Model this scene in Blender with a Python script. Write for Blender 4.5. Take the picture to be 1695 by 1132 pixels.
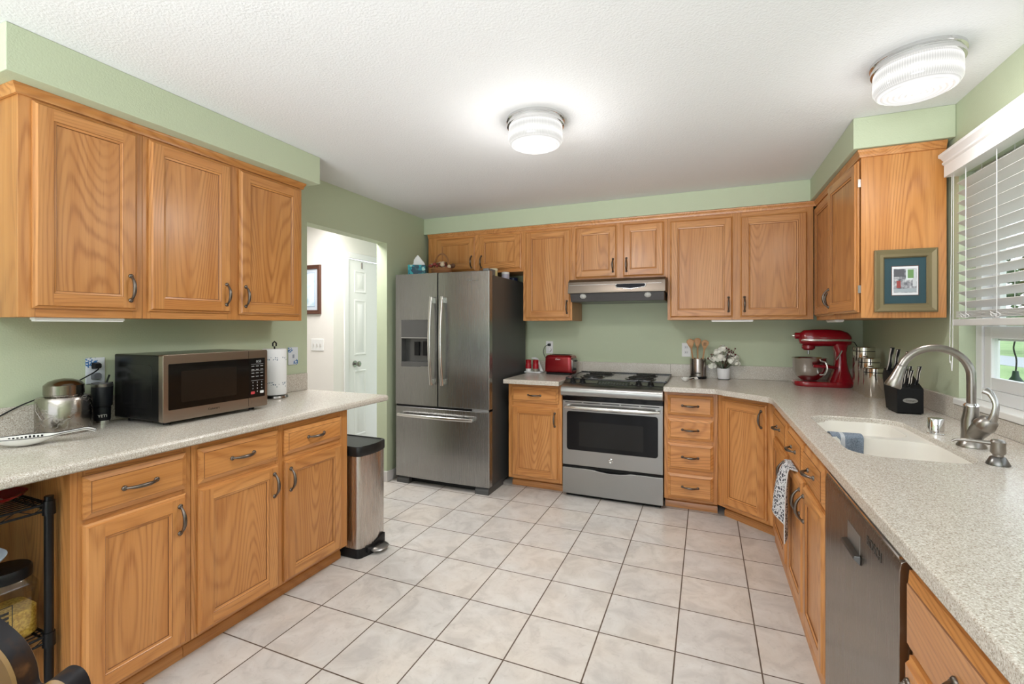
import bpy, bmesh, math, random
from mathutils import Vector, Matrix
random.seed(7)
PI = math.pi
for o in list(bpy.data.objects):
    bpy.data.objects.remove(o, do_unlink=True)
SC = bpy.context.scene
COL = SC.collection

# ------------------------------------------------------------------ camera
cam = bpy.data.objects.new('camera', bpy.data.cameras.new('camera'))
COL.objects.link(cam)
cam.location = (0, 0, 1.369)
cam.rotation_euler = (PI / 2, 0, math.radians(22.6))
cam.data.sensor_width = 36.0
cam.data.lens = 771.0 / 1695.0 * 36.0
cam.data.shift_y = -25.9 / 1695.0
cam.data.clip_start = 0.02
SC.camera = cam

# ------------------------------------------------------------------ world, lights, exposure
SC.view_settings.view_transform = 'Standard'
SC.view_settings.look = 'None'
SC.view_settings.gamma = 1.0
SC.view_settings.use_curve_mapping = False
SC.view_settings.exposure = 0.58
W = bpy.data.worlds.new('world'); SC.world = W
W.use_nodes = True
_bg = W.node_tree.nodes['Background']
_bg.inputs[0].default_value = (0.86, 0.93, 1.0, 1)
_bg.inputs[1].default_value = 1.6

def spot(name, loc, power, r, col):
    l = bpy.data.lights.new(name, 'SPOT'); l.energy = power; l.shadow_soft_size = r; l.color = col
    l.spot_size = math.radians(172); l.spot_blend = 0.8
    o = bpy.data.objects.new(name, l); COL.objects.link(o); o.location = loc
    return o

def area(name, loc, rot, sx, sy, power, col=(1, 1, 1)):
    l = bpy.data.lights.new(name, 'AREA'); l.shape = 'RECTANGLE'; l.size = sx; l.size_y = sy
    l.energy = power; l.color = col
    o = bpy.data.objects.new(name, l); COL.objects.link(o); o.location = loc; o.rotation_euler = rot
    return o

def bulb(name, loc, power, r, col):
    l = bpy.data.lights.new(name, 'POINT'); l.energy = power; l.shadow_soft_size = r; l.color = col
    o = bpy.data.objects.new(name, l); COL.objects.link(o); o.location = loc
    return o

# fill light added behind the camera, tilted up to bounce off the ceiling
_d = area('rear_bounce_fill', (-0.75, -2.50, 1.15), (PI / 2 + 0.85, 0, 0), 2.9, 1.9, 100, (0.95, 0.975, 1.0))
_d.data.spread = math.radians(95)
# fill light added over the unseen dining end, then the hall's unseen lamp
area('rear_ceiling_fill', (-0.75, -1.2, 2.40), (0, 0, 0), 1.0, 1.0, 7, (1.0, 0.98, 0.95))
area('hall_ceiling_lamp', (-3.05, 3.0, 2.40), (0, 0, 0), 0.5, 0.8, 22, (1.0, 0.97, 0.95))

# ------------------------------------------------------------------ mesh helpers
class M:
    def __init__(s):
        s.v = []; s.f = []; s.m = []
    def add(s, vs, fs, m=0, tf=None):
        b = len(s.v)
        for p in vs:
            p = Vector(p)
            s.v.append(tuple(tf @ p) if tf else tuple(p))
        for f in fs:
            s.f.append([b + i for i in f]); s.m.append(m)
        return s
    def box(s, x0, x1, y0, y1, z0, z1, m=0, tf=None):
        if x0 > x1: x0, x1 = x1, x0
        if y0 > y1: y0, y1 = y1, y0
        if z0 > z1: z0, z1 = z1, z0
        return s.add([(x0,y0,z0),(x1,y0,z0),(x1,y1,z0),(x0,y1,z0),(x0,y0,z1),(x1,y0,z1),(x1,y1,z1),(x0,y1,z1)],
              [(0,3,2,1),(4,5,6,7),(0,1,5,4),(1,2,6,5),(2,3,7,6),(3,0,4,7)], m, tf)
    def quad(s, a, b, c, d, m=0, tf=None):
        return s.add([a, b, c, d], [(0, 1, 2, 3)], m, tf)
    def lathe(s, prof, cx=0, cy=0, n=32, m=0, tf=None, sx=1, sy=1, cap0=True, cap1=True, ms=None):
        vs = []; fs = []
        k = len(prof)
        for i in range(n):
            a = 2 * PI * i / n
            for r, z in prof:
                vs.append((cx + r * sx * math.cos(a), cy + r * sy * math.sin(a), z))
        base = len(s.f)
        for i in range(n):
            j = (i + 1) % n
            for q in range(k - 1):
                fs.append((i * k + q, j * k + q, j * k + q + 1, i * k + q + 1))
        s.add(vs, fs, m, tf)
        if ms:
            c = 0
            for i in range(n):
                for q in range(k - 1):
                    s.m[base + c] = ms[q]; c += 1
        b = len(s.v) - n * k
        if cap0 and prof[0][0] > 1e-6:
            s.f.append([b + i * k for i in range(n)][::-1]); s.m.append(ms[0] if ms else m)
        if cap1 and prof[-1][0] > 1e-6:
            s.f.append([b + i * k + k - 1 for i in range(n)]); s.m.append(ms[-1] if ms else m)
        return s
    def cyl(s, a, b, r, n=12, m=0, r2=None, tf=None):
        return s.tube([a, b], [r, r if r2 is None else r2], n, m, tf)
    def tube(s, pts, r, n=10, m=0, tf=None, flat=1.0, up=None, closed=False):
        P = [Vector(p) for p in pts]
        k = len(P)
        R = r if isinstance(r, (list, tuple)) else [r] * k
        vs = []; fs = []
        prev = None
        for i in range(k):
            if closed:
                t = P[(i + 1) % k] - P[i - 1]
            else:
                t = P[min(i + 1, k - 1)] - P[max(i - 1, 0)]
            t.normalize()
            if prev is None:
                ref = Vector(up) if up else (Vector((0, 0, 1)) if abs(t.z) < 0.9 else Vector((1, 0, 0)))
                u = ref - t * ref.dot(t); u.normalize()
            else:
                u = prev - t * prev.dot(t); u.normalize()
            prev = u
            w = t.cross(u)
            for j in range(n):
                a = 2 * PI * j / n
                vs.append(P[i] + u * (R[i] * math.cos(a)) + w * (R[i] * flat * math.sin(a)))
        for i in range(k if closed else k - 1):
            i2 = (i + 1) % k
            for j in range(n):
                j2 = (j + 1) % n
                fs.append((i * n + j, i * n + j2, i2 * n + j2, i2 * n + j))
        if not closed:
            fs.append(tuple(range(n))[::-1]); fs.append(tuple((k - 1) * n + j for j in range(n)))
        return s.add(vs, fs, m, tf)
    def prism(s, poly, ax, a, b, m=0, tf=None, mside=None):
        """poly in the two other axes (order x,y,z without ax), swept along ax from a to b"""
        def P(p, t):
            return {'x': (t, p[0], p[1]), 'y': (p[0], t, p[1]), 'z': (p[0], p[1], t)}[ax]
        n = len(poly)
        vs = [P(p, a) for p in poly] + [P(p, b) for p in poly]
        s.add(vs, [tuple(range(n))[::-1], tuple(range(n, 2 * n))], m, tf)
        b0 = len(s.v) - 2 * n
        for i in range(n):
            j = (i + 1) % n
            s.f.append([b0 + i, b0 + j, b0 + n + j, b0 + n + i]); s.m.append(m if mside is None else mside)
        return s
    def ball(s, c, r, n=14, m=0, tf=None, rz=None, ry=None):
        rz = r if rz is None else rz; ry = r if ry is None else ry
        h = max(6, n // 2 + 1)
        vs = []; fs = []
        for i in range(1, h):
            t = PI * i / h
            for j in range(n):
                a = 2 * PI * j / n
                vs.append((c[0] + r * math.sin(t) * math.cos(a), c[1] + ry * math.sin(t) * math.sin(a), c[2] + rz * math.cos(t)))
        top = len(vs); vs.append((c[0], c[1], c[2] + rz)); bot = len(vs); vs.append((c[0], c[1], c[2] - rz))
        for i in range(h - 2):
            for j in range(n):
                j2 = (j + 1) % n
                fs.append((i * n + j, (i + 1) * n + j, (i + 1) * n + j2, i * n + j2))
        for j in range(n):
            j2 = (j + 1) % n
            fs.append((top, j, j2)); fs.append((bot, (h - 2) * n + j2, (h - 2) * n + j))
        return s.add(vs, fs, m, tf)
    def loft(s, rings, m=0, tf=None, cap0=True, cap1=True):
        n = len(rings[0]); vs = [p for r in rings for p in r]; fs = []
        for i in range(len(rings) - 1):
            for j in range(n):
                j2 = (j + 1) % n
                fs.append((i * n + j, i * n + j2, (i + 1) * n + j2, (i + 1) * n + j))
        if cap0: fs.append(tuple(range(n))[::-1])
        if cap1: fs.append(tuple((len(rings) - 1) * n + j for j in range(n)))
        return s.add(vs, fs, m, tf)
    def mesh(s, name, mats, smooth=30):
        me = bpy.data.meshes.new(name)
        me.from_pydata(s.v, [], s.f)
        for mt in (mats if isinstance(mats, (list, tuple)) else [mats]):
            me.materials.append(mt)
        me.polygons.foreach_set('material_index', s.m)
        bm = bmesh.new(); bm.from_mesh(me)
        bmesh.ops.recalc_face_normals(bm, faces=bm.faces)
        bm.to_mesh(me); bm.free()
        me.polygons.foreach_set('use_smooth', [True] * len(me.polygons))
        me.set_sharp_from_angle(angle=math.radians(smooth))
        return me

def rrect(x0, x1, y0, y1, r, k=5):
    """rounded rectangle, anticlockwise points"""
    pts = []
    for cx, cy, a0 in ((x1 - r, y0 + r, -PI / 2), (x1 - r, y1 - r, 0), (x0 + r, y1 - r, PI / 2), (x0 + r, y0 + r, PI)):
        for i in range(k + 1):
            a = a0 + PI / 2 * i / k
            pts.append((cx + r * math.cos(a), cy + r * math.sin(a)))
    return pts

def finish(o, parent, loc, rot, bevel, seg=2):
    COL.objects.link(o)
    o.location = loc; o.rotation_euler = rot
    if parent is not None: o.parent = parent
    if bevel:
        b = o.modifiers.new('bevel', 'BEVEL'); b.width = bevel; b.segments = seg
        b.limit_method = 'ANGLE'; b.angle_limit = math.radians(40); b.harden_normals = True
    return o

def obj(name, m, mats, parent=None, loc=(0, 0, 0), rot=(0, 0, 0), bevel=0, smooth=30, seg=2, label=None):
    me = m if isinstance(m, bpy.types.Mesh) else m.mesh(name, mats, smooth)
    o = finish(bpy.data.objects.new(name, me), parent, loc, rot, bevel, seg)
    if label: o['label'] = label
    return o

def tag(o, label, cat, group=None):
    o['label'] = label; o['category'] = cat
    if group: o['group'] = group
    return o

def thing(name, label, cat, loc=(0, 0, 0), rot=0, group=None):
    o = bpy.data.objects.new(name, None); COL.objects.link(o)
    o.empty_display_size = 0.05
    o.location = loc; o.rotation_euler = (0, 0, rot) if not isinstance(rot, tuple) else rot
    return tag(o, label, cat, group)

def struct(name, m, mats, bevel=0, parent=None, **k):
    o = obj(name, m, mats, parent, bevel=bevel, **k)
    if parent is None: o['kind'] = 'structure'
    return o

def text(name, body, size, mat, parent, loc, rot, ext=0.0004, sx=1.0, align='CENTER', shear=0.0):
    c = bpy.data.curves.new(name, 'FONT'); c.body = body; c.size = size; c.extrude = ext
    c.align_x = align; c.align_y = 'CENTER'; c.shear = shear
    t = bpy.data.objects.new(name + '_tmp', c); COL.objects.link(t)
    me = bpy.data.meshes.new_from_object(t)
    bpy.data.objects.remove(t, do_unlink=True)
    me.materials.clear(); me.materials.append(mat)
    o = bpy.data.objects.new(name, me); COL.objects.link(o)
    o.parent = parent; o.location = loc; o.rotation_euler = rot; o.scale = (sx, 1, 1)
    return o

# ------------------------------------------------------------------ materials
def srgb(r, g, b):
    f = lambda c: (c / 255 / 12.92) if c / 255 <= 0.04045 else ((c / 255 + 0.055) / 1.055) ** 2.4
    return (f(r), f(g), f(b), 1)

def mat(name, col=(0.8, 0.8, 0.8, 1), rough=0.5, metal=0.0, **kw):
    m = bpy.data.materials.new(name); m.use_nodes = True
    p = m.node_tree.nodes['Principled BSDF']
    if len(col) == 3: col = (*col, 1)
    p.inputs['Base Color'].default_value = col
    p.inputs['Roughness'].default_value = rough
    p.inputs['Metallic'].default_value = metal
    for k, v in kw.items():
        p.inputs[k.replace('_', ' ')].default_value = v
    return m

class G:
    """tiny node-graph writer"""
    def __init__(s, m):
        s.t = m.node_tree; s.p = s.t.nodes.get('Principled BSDF')
    def n(s, kind, inp=None, **props):
        nd = s.t.nodes.new('ShaderNode' + kind)
        for k, v in props.items(): setattr(nd, k, v)
        for k, v in (inp or {}).items():
            if isinstance(v, bpy.types.NodeSocket): s.t.links.new(v, nd.inputs[k])
            else: nd.inputs[k].default_value = v
        return nd
    def link(s, a, b): s.t.links.new(a, b)
    def math(s, op, a, b=0.0, clamp=False):
        return s.n('Math', {0: a, 1: b}, operation=op, use_clamp=clamp).outputs[0]
    def ramp(s, fac, stops, interp='LINEAR'):
        nd = s.n('ValToRGB', {0: fac}); nd.color_ramp.interpolation = interp
        el = nd.color_ramp.elements
        while len(el) < len(stops): el.new(0.5)
        for e, (pos, c) in zip(el, stops):
            e.position = pos; e.color = c if len(c) == 4 else (*c, 1)
        return nd.outputs[0]
    def mix(s, fac, a, b, blend='MIX'):
        nd = s.n('Mix', {0: fac}, data_type='RGBA', blend_type=blend)
        for i, v in ((6, a), (7, b)):
            if isinstance(v, bpy.types.NodeSocket): s.t.links.new(v, nd.inputs[i])
            else: nd.inputs[i].default_value = v if len(v) == 4 else (*v, 1)
        return nd.outputs[2]
    def bump(s, h, strength, dist):
        b = s.n('Bump', {'Height': h, 'Strength': strength, 'Distance': dist})
        s.link(b.outputs[0], s.p.inputs['Normal'])
    def coord(s, scale=(1, 1, 1), rand=False):
        tc = s.n('TexCoord').outputs['Object']
        if rand:
            r = s.n('ObjectInfo').outputs['Random']
            v = s.math('MULTIPLY', r, 37.0)
            tc = s.n('VectorMath', {0: tc, 1: s.n('CombineXYZ', {0: v, 1: s.math('MULTIPLY', r, 91.0), 2: s.math('MULTIPLY', r, 53.0)}).outputs[0]}, operation='ADD').outputs[0]
        return s.n('Mapping', {'Vector': tc, 'Scale': scale}).outputs[0]

def oak(name, ax, dark=1.0):
    m = mat(name, rough=0.34)
    g = G(m)
    def C(hi, lo):
        s = [hi, hi, hi]; s[ax] = lo
        return g.coord(tuple(s), True)
    big = g.n('TexNoise', {'Vector': C(3.4, 0.42), 'Scale': 1.0, 'Detail': 1.0, 'Roughness': 0.4}).outputs[0]
    fine = g.n('TexNoise', {'Vector': C(60, 2.2), 'Scale': 1.0, 'Detail': 2.0}).outputs[0]
    ph = g.math('ADD', g.math('MULTIPLY', big, 300.0), g.math('MULTIPLY', fine, 2.4))
    ring = g.math('ADD', g.math('MULTIPLY', g.math('SINE', ph), 0.5), 0.5)
    ring = g.math('POWER', ring, 2.6)
    pore = g.n('TexNoise', {'Vector': C(230, 7.0), 'Scale': 1.0, 'Detail': 2.0}).outputs[0]
    pore = g.math('MULTIPLY', g.math('SUBTRACT', pore, 0.50, True), 4.5, True)
    msk = g.n('TexNoise', {'Vector': C(9.0, 0.8), 'Scale': 1.0, 'Detail': 1.0}).outputs[0]
    msk = g.math('MULTIPLY', g.math('SUBTRACT', msk, 0.30, True), 2.2, True)
    tone = g.n('TexNoise', {'Vector': C(20, 0.7), 'Scale': 1.0, 'Detail': 2.0}).outputs[0]
    d = dark
    base = g.ramp(tone, [(0.3, (0.50 * d, 0.20 * d, 0.050 * d)), (0.7, (0.63 * d, 0.295 * d, 0.096 * d))])
    c = g.mix(g.math('MULTIPLY', ring, g.math('ADD', g.math('MULTIPLY', msk, 0.55), 0.18)), base, (0.34 * d, 0.118 * d, 0.026 * d))
    c = g.mix(g.math('MULTIPLY', pore, g.math('ADD', g.math('MULTIPLY', ring, 0.35), 0.22)), c, (0.30 * d, 0.10 * d, 0.022 * d))
    r = g.n('ObjectInfo').outputs['Random']
    hs = g.n('HueSaturation', {'Color': c, 'Value': g.math('ADD', g.math('MULTIPLY', r, 0.14), 0.93)})
    g.link(hs.outputs[0], g.p.inputs['Base Color'])
    g.p.inputs['Coat Weight'].default_value = 0.25
    g.p.inputs['Coat Roughness'].default_value = 0.22
    g.bump(g.math('ADD', g.math('MULTIPLY', ring, 0.3), pore), 0.08, 0.002)
    return m

OV = oak('oak_vertical_grain', 2)
OH = oak('oak_horizontal_grain', 0, 1.05)
OY = oak('oak_depth_grain', 1)
OAK = [OV, OH]
OGR = mat('oak_groove_stain', (0.20, 0.07, 0.016), 0.5)
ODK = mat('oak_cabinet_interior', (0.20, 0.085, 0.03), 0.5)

def paint(name, col, bump=0.25, scale=160, rough=0.6):
    m = mat(name, col, rough)
    g = G(m)
    n1 = g.n('TexNoise', {'Vector': g.coord((1, 1, 1)), 'Scale': scale, 'Detail': 2.0}).outputs[0]
    g.bump(n1, bump, 0.004)
    return m

GREEN = paint('green_wall_paint', (0.50, 0.56, 0.40), 0.22)
WHITEWALL = paint('off_white_wall_paint', (0.80, 0.77, 0.74), 0.2)
CEIL = paint('ceiling_texture_paint', (0.775, 0.785, 0.80), 0.5, 110, 0.8)
WHITE = mat('white_trim_paint', (0.76, 0.76, 0.765), 0.35)
PLASTIC_W = mat('white_plastic', (0.80, 0.80, 0.80), 0.35)
BLACK = mat('black_plastic', (0.009, 0.009, 0.010), 0.35, Specular_IOR_Level=0.25)
BLACKM = mat('black_matte', (0.013, 0.013, 0.013), 0.7, Specular_IOR_Level=0.2)
BLACKG = mat('black_gloss', (0.006, 0.006, 0.007), 0.08, Specular_IOR_Level=0.2)
CHROME = mat('chrome', (0.75, 0.75, 0.75), 0.08, 1.0)
NICKEL = mat('brushed_nickel', (0.31, 0.285, 0.26), 0.28, 1.0)
PEWTER = mat('antique_pewter', (0.17, 0.145, 0.125), 0.34, 1.0)
RED = mat('red_enamel', (0.26, 0.004, 0.012), 0.14, 0.0, Coat_Weight=0.6, Coat_Roughness=0.05)
REDMET = mat('red_metallic', (0.30, 0.006, 0.012), 0.25, 0.55, Coat_Weight=0.6)

def steel(name, col, rough, ax, amp=0.10, metal=1.0, bmp=0.02):
    m = mat(name, col, rough, metal)
    g = G(m)
    sc = [420, 420, 420]; sc[ax] = 4
    n1 = g.n('TexNoise', {'Vector': g.coord(tuple(sc)), 'Scale': 1.0, 'Detail': 2.0}).outputs[0]
    r = g.math('ADD', g.math('MULTIPLY', n1, amp), rough - amp / 2)
    g.link(r, g.p.inputs['Roughness'])
    g.p.inputs['Anisotropic'].default_value = 0.5
    g.bump(n1, bmp, 0.0006)
    return m
STEEL = steel('brushed_steel', (0.34, 0.335, 0.325), 0.30, 0)
STEELV = steel('brushed_steel_vertical', (0.56, 0.54, 0.52), 0.30, 2)
FRIDGE = steel('fridge_stainless', (0.33, 0.33, 0.325), 0.27, 2, 0.03, 1.0, 0.006)
FRIDGESIDE = mat('fridge_grey_side', (0.085, 0.087, 0.087), 0.42, 0.3)
DARKSTEEL = steel('dark_steel', (0.33, 0.30, 0.28), 0.3, 1)
BRONZESTEEL = steel('warm_steel', (0.36, 0.30, 0.25), 0.32, 1)
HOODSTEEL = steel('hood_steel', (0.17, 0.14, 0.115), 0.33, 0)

def counter_mat():
    m = mat('speckled_solid_surface', rough=0.22)
    g = G(m)
    co = g.coord((1, 1, 1))
    a = g.n('TexNoise', {'Vector': co, 'Scale': 300.0, 'Detail': 3.0, 'Roughness': 0.65}).outputs[0]
    c = g.ramp(a, [(0.34, (0.33, 0.28, 0.225)), (0.46, (0.55, 0.50, 0.435)), (0.58, (0.63, 0.59, 0.53)), (0.70, (0.75, 0.725, 0.67))])
    v = g.n('TexVoronoi', {'Vector': co, 'Scale': 380.0}).outputs[1]
    s = g.n('SeparateColor', {0: v}).outputs[0]
    c = g.mix(g.math('MULTIPLY', g.math('GREATER_THAN', s, 0.93), 0.75), c, (0.36, 0.28, 0.22))
    c = g.mix(g.math('MULTIPLY', g.math('LESS_THAN', s, 0.08), 0.75), c, (0.80, 0.78, 0.74))
    g.link(c, g.p.inputs['Base Color'])
    g.p.inputs['Specular IOR Level'].default_value = 0.55
    return m
COUNTER = counter_mat()

def tile_mat():
    m = mat('ceramic_floor_tile', rough=0.3)
    g = G(m)
    T = 0.32403
    co = g.n('TexCoord').outputs['Object']
    mp = g.n('Mapping', {'Vector': co, 'Location': (1.0915 + 40 * T, -3.3708 + 40 * T, 0)}).outputs[0]
    b = g.n('TexBrick', {'Vector': mp, 'Color1': (0, 0, 0, 1), 'Color2': (1, 1, 1, 1), 'Mortar': (0.5, 0.5, 0.5, 1), 'Scale': 1.0,
        'Mortar Size': 0.0032, 'Mortar Smooth': 0.1, 'Bias': 0.0, 'Brick Width': T, 'Row Height': T}, offset=0.0, squash=1.0, offset_frequency=1, squash_frequency=1)
    rnd = g.n('SeparateColor', {0: b.outputs[0]}).outputs[0]
    off = g.n('CombineXYZ', {0: g.math('MULTIPLY', rnd, 31.0), 1: g.math('MULTIPLY', rnd, 17.0), 2: 0.0}).outputs[0]
    co2 = g.n('VectorMath', {0: co, 1: off}, operation='ADD').outputs[0]
    n1 = g.n('TexNoise', {'Vector': co2, 'Scale': 7.0, 'Detail': 5.0, 'Roughness': 0.62, 'Distortion': 0.8}).outputs[0]
    n2 = g.n('TexNoise', {'Vector': co2, 'Scale': 2.2, 'Detail': 2.0}).outputs[0]
    c = g.ramp(n1, [(0.34, (0.50, 0.47, 0.44)), (0.5, (0.64, 0.605, 0.565)), (0.66, (0.71, 0.685, 0.65))])
    c2 = g.ramp(n2, [(0.4, (0.62, 0.60, 0.59)), (0.62, (0.70, 0.61, 0.53))])
    c = g.mix(0.35, c, c2)
    n3 = g.n('TexNoise', {'Vector': co2, 'Scale': 26.0, 'Detail': 4.0, 'Roughness': 0.7, 'Distortion': 1.2}).outputs[0]
    c = g.mix(g.math('MULTIPLY', g.math('SUBTRACT', n3, 0.56, True), 3.0, True), c, (0.47, 0.435, 0.40))
    c = g.mix(b.outputs[1], c, (0.105, 0.072, 0.05))
    g.link(c, g.p.inputs['Base Color'])
    g.link(g.math('ADD', g.math('MULTIPLY', b.outputs[1], 0.5), 0.27), g.p.inputs['Roughness'])
    g.bump(g.math('SUBTRACT', g.math('MULTIPLY', n1, 0.15), b.outputs[1]), 0.25, 0.003)
    return m
TILE = tile_mat()

# ------------------------------------------------------------------ room shell
XL, XR, YB, YF, ZC = -2.60, 1.11, 4.33, -2.6, 2.438
ZK = 0.93           # worktop height
struct('floor', M().box(-4.7, XR + 0.12, YF - 0.1, 5.6, -0.06, 0), TILE)
struct('ceiling', M().box(-4.7, XR + 0.12, YF - 0.1, 5.6, ZC, ZC + 0.08), CEIL)
struct('wall_left', M().box(XL - 0.11, XL, YF, 2.48, 0, ZC).box(XL - 0.11, XL, 3.372, YB, 0, ZC).box(XL - 0.11, XL, 2.48, 3.372, 2.105, ZC), GREEN)
struct('wall_back', M().box(XL - 0.11, XR + 0.12, YB, YB + 0.11, 0, ZC), GREEN)
# right wall with the window opening
WY0, WY1, WZ0, WZ1 = 1.20, 2.86, 1.012, 2.10
struct('wall_right', M().box(XR, XR + 0.12, WY1, YB, 0, ZC).box(XR, XR + 0.12, YF, WY0, 0, ZC)
       .box(XR, XR + 0.12, WY0, WY1, 0, WZ0).box(XR, XR + 0.12, WY0, WY1, WZ1, ZC), GREEN)
struct('wall_near', M().box(-4.7, -2.25, YF - 0.1, YF, 0, ZC).box(0.75, XR + 0.12, YF - 0.1, YF, 0, ZC).box(-2.25, 0.75, YF - 0.1, YF, 2.2, ZC), GREEN)
# soffits over the wall cabinets
struct('soffit', M().box(XL, -2.258, 0.822, 2.260, 2.268, ZC), GREEN, 0.004)
struct('soffit', M().prism([(XL, YB), (XL, 3.955), (0.70, 3.955), (0.70, 2.885), (XR, 2.885), (XR, YB)], 'z', 2.28, ZC), GREEN, 0.004)
# hall beyond the doorway
struct('wall_hall_back', M().box(-4.7, -3.4, 3.575, 3.66, 0, ZC).box(-3.45, XL - 0.11, 5.5, 5.6, 0, ZC), WHITEWALL)
struct('wall_hall_side', M().box(-3.48, -3.4, 3.66, 3.76, 0, ZC).box(-3.48, -3.4, 4.60, 5.5, 0, ZC).box(-3.48, -3.4, 3.76, 4.60, 2.09, ZC)
       .box(-4.7, -4.62, 1.4, 3.575, 0, ZC).box(-4.7, XL - 0.11, 1.3, 1.4, 0, ZC), WHITEWALL)
struct('trim_1', M().box(-3.40, -3.385, 3.715, 3.775, 0, 2.135).box(-3.40, -3.385, 4.565, 4.625, 0, 2.135).box(-3.40, -3.385, 3.775, 4.565, 2.075, 2.135), WHITE, 0.004)
d = M()
y0, y1, zt = 3.78, 4.56, 2.068
d.box(-3.44, -3.408, y0, y1, 0.012, zt)
for a, b in ((y0 + 0.105, y0 + 0.275), (y1 - 0.275 - 0.02, y1 - 0.105 - 0.02)):
    for z0, z1 in ((1.73, 1.955), (1.07, 1.645), (0.22, 0.90)):
        def R(i, x): return [(x, a + i, z0 + i), (x, b - i, z0 + i), (x, b - i, z1 - i), (x, a + i, z1 - i)]
        d.loft([R(-0.006, -3.4085), R(-0.002, -3.404), R(0.010, -3.404), R(0.016, -3.4085), R(0.036, -3.4085), R(0.048, -3.403)], cap0=False)
door = struct('door_1', d, mat('white_door_paint', (0.82, 0.82, 0.815), 0.3))
k = M().tube([(-3.408, 3.885, 0.976), (-3.402, 3.885, 0.976)], 0.034, 20).tube([(-3.402, 3.885, 0.976), (-3.375, 3.885, 0.976), (-3.365, 3.885, 0.976), (-3.345, 3.885, 0.976), (-3.335, 3.885, 0.976)], [0.012, 0.012, 0.026, 0.030, 0.016], 20)
obj('door_knob', k, mat('satin_nickel', (0.35, 0.34, 0.33), 0.25, 1.0), door, label='satin nickel door knob')
obj('door_hook', M().box(-3.408, -3.398, 3.985, 4.0, 1.985, 2.05), DARKSTEEL, door, label='small dark hook at the top of the door')
# baseboards
struct('baseboard_left', M().box(XL, XL + 0.014, 3.385, YB, 0, 0.09).box(XL - 0.11, XL + 0.014, 3.358, 3.385, 0, 0.09), mat('grey_white_baseboard', (0.62, 0.60, 0.60), 0.5), 0.003)
struct('baseboard_hall', M().box(-3.4, -3.388, 3.66, 3.715, 0, 0.09).box(-4.6, -3.4, 3.563, 3.575, 0, 0.09), WHITE)
# window: vinyl frame, sashes, panes
w = M()
def ring(m, x0, x1, ya, yb, za, zb, t, s=0):
    m.box(x0, x1, ya, ya + t, za, zb, s).box(x0, x1, yb - t, yb, za, zb, s).box(x0, x1, ya + t, yb - t, za, za + t, s).box(x0, x1, ya + t, yb - t, zb - t, zb, s)
ring(w, 1.17, 1.235, WY0, WY1, WZ0 + 0.018, WZ1, 0.055)
win = struct('window_1', w, WHITE, 0.004)
ZM = 1.335      # meeting rail height
for nm, xa, xb, za, zb in (('lower_sash', 1.178, 1.205, WZ0 + 0.073, ZM + 0.035), ('upper_sash', 1.207, 1.232, ZM - 0.03, WZ1 - 0.055)):
    sm = M(); ring(sm, xa, xb, WY0 + 0.055, WY1 - 0.055, za, zb, 0.055)
    so_ = obj(nm, sm, WHITE, win, bevel=0.004)
gm = M().box(1.190, 1.193, WY0 + 0.11, WY1 - 0.11, WZ0 + 0.128, ZM - 0.02).box(1.218, 1.221, WY0 + 0.11, WY1 - 0.11, ZM + 0.025, WZ1 - 0.11)
def thin_glass(name, tint=(0.97, 0.985, 0.98), refl=0.08):
    m = bpy.data.materials.new(name); m.use_nodes = True
    t = m.node_tree; t.nodes.clear()
    o = t.nodes.new('ShaderNodeOutputMaterial'); mx = t.nodes.new('ShaderNodeMixShader')
    tr = t.nodes.new('ShaderNodeBsdfTransparent'); gl = t.nodes.new('ShaderNodeBsdfGlossy')
    tr.inputs[0].default_value = (*tint, 1); gl.inputs['Roughness'].default_value = 0.02
    mx.inputs[0].default_value = refl
    t.links.new(tr.outputs[0], mx.inputs[1]); t.links.new(gl.outputs[0], mx.inputs[2]); t.links.new(mx.outputs[0], o.inputs[0])
    return m
PANE = thin_glass('window_pane_glass')
obj('window_pane', gm, PANE, win)
struct('trim_2', M().box(1.085, 1.235, WY0 + 0.002, WY1 - 0.002, WZ0 - 0.012, WZ0 + 0.018), mat('white_stone_sill', (0.78, 0.77, 0.745), 0.25), 0.006)

# ------------------------------------------------------------------ cabinet parts
def rq(m, R0, R1, mv, mh, yv0, yv1):
    """four strips joining rectangle ring R0 (x0,x1,z0,z1) at depth yv0 to ring R1 at yv1"""
    a0, b0, c0, d0 = R0; a1, b1, c1, d1 = R1
    m.quad((a0, yv0, c0), (a1, yv1, c1), (a1, yv1, d1), (a0, yv0, d0), mv)
    m.quad((b0, yv0, c0), (b0, yv0, d0), (b1, yv1, d1), (b1, yv1, c1), mv)
    m.quad((a0, yv0, c0), (b0, yv0, c0), (b1, yv1, c1), (a1, yv1, c1), mh)
    m.quad((a0, yv0, d0), (a1, yv1, d1), (b1, yv1, d1), (b0, yv0, d0), mh)

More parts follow.
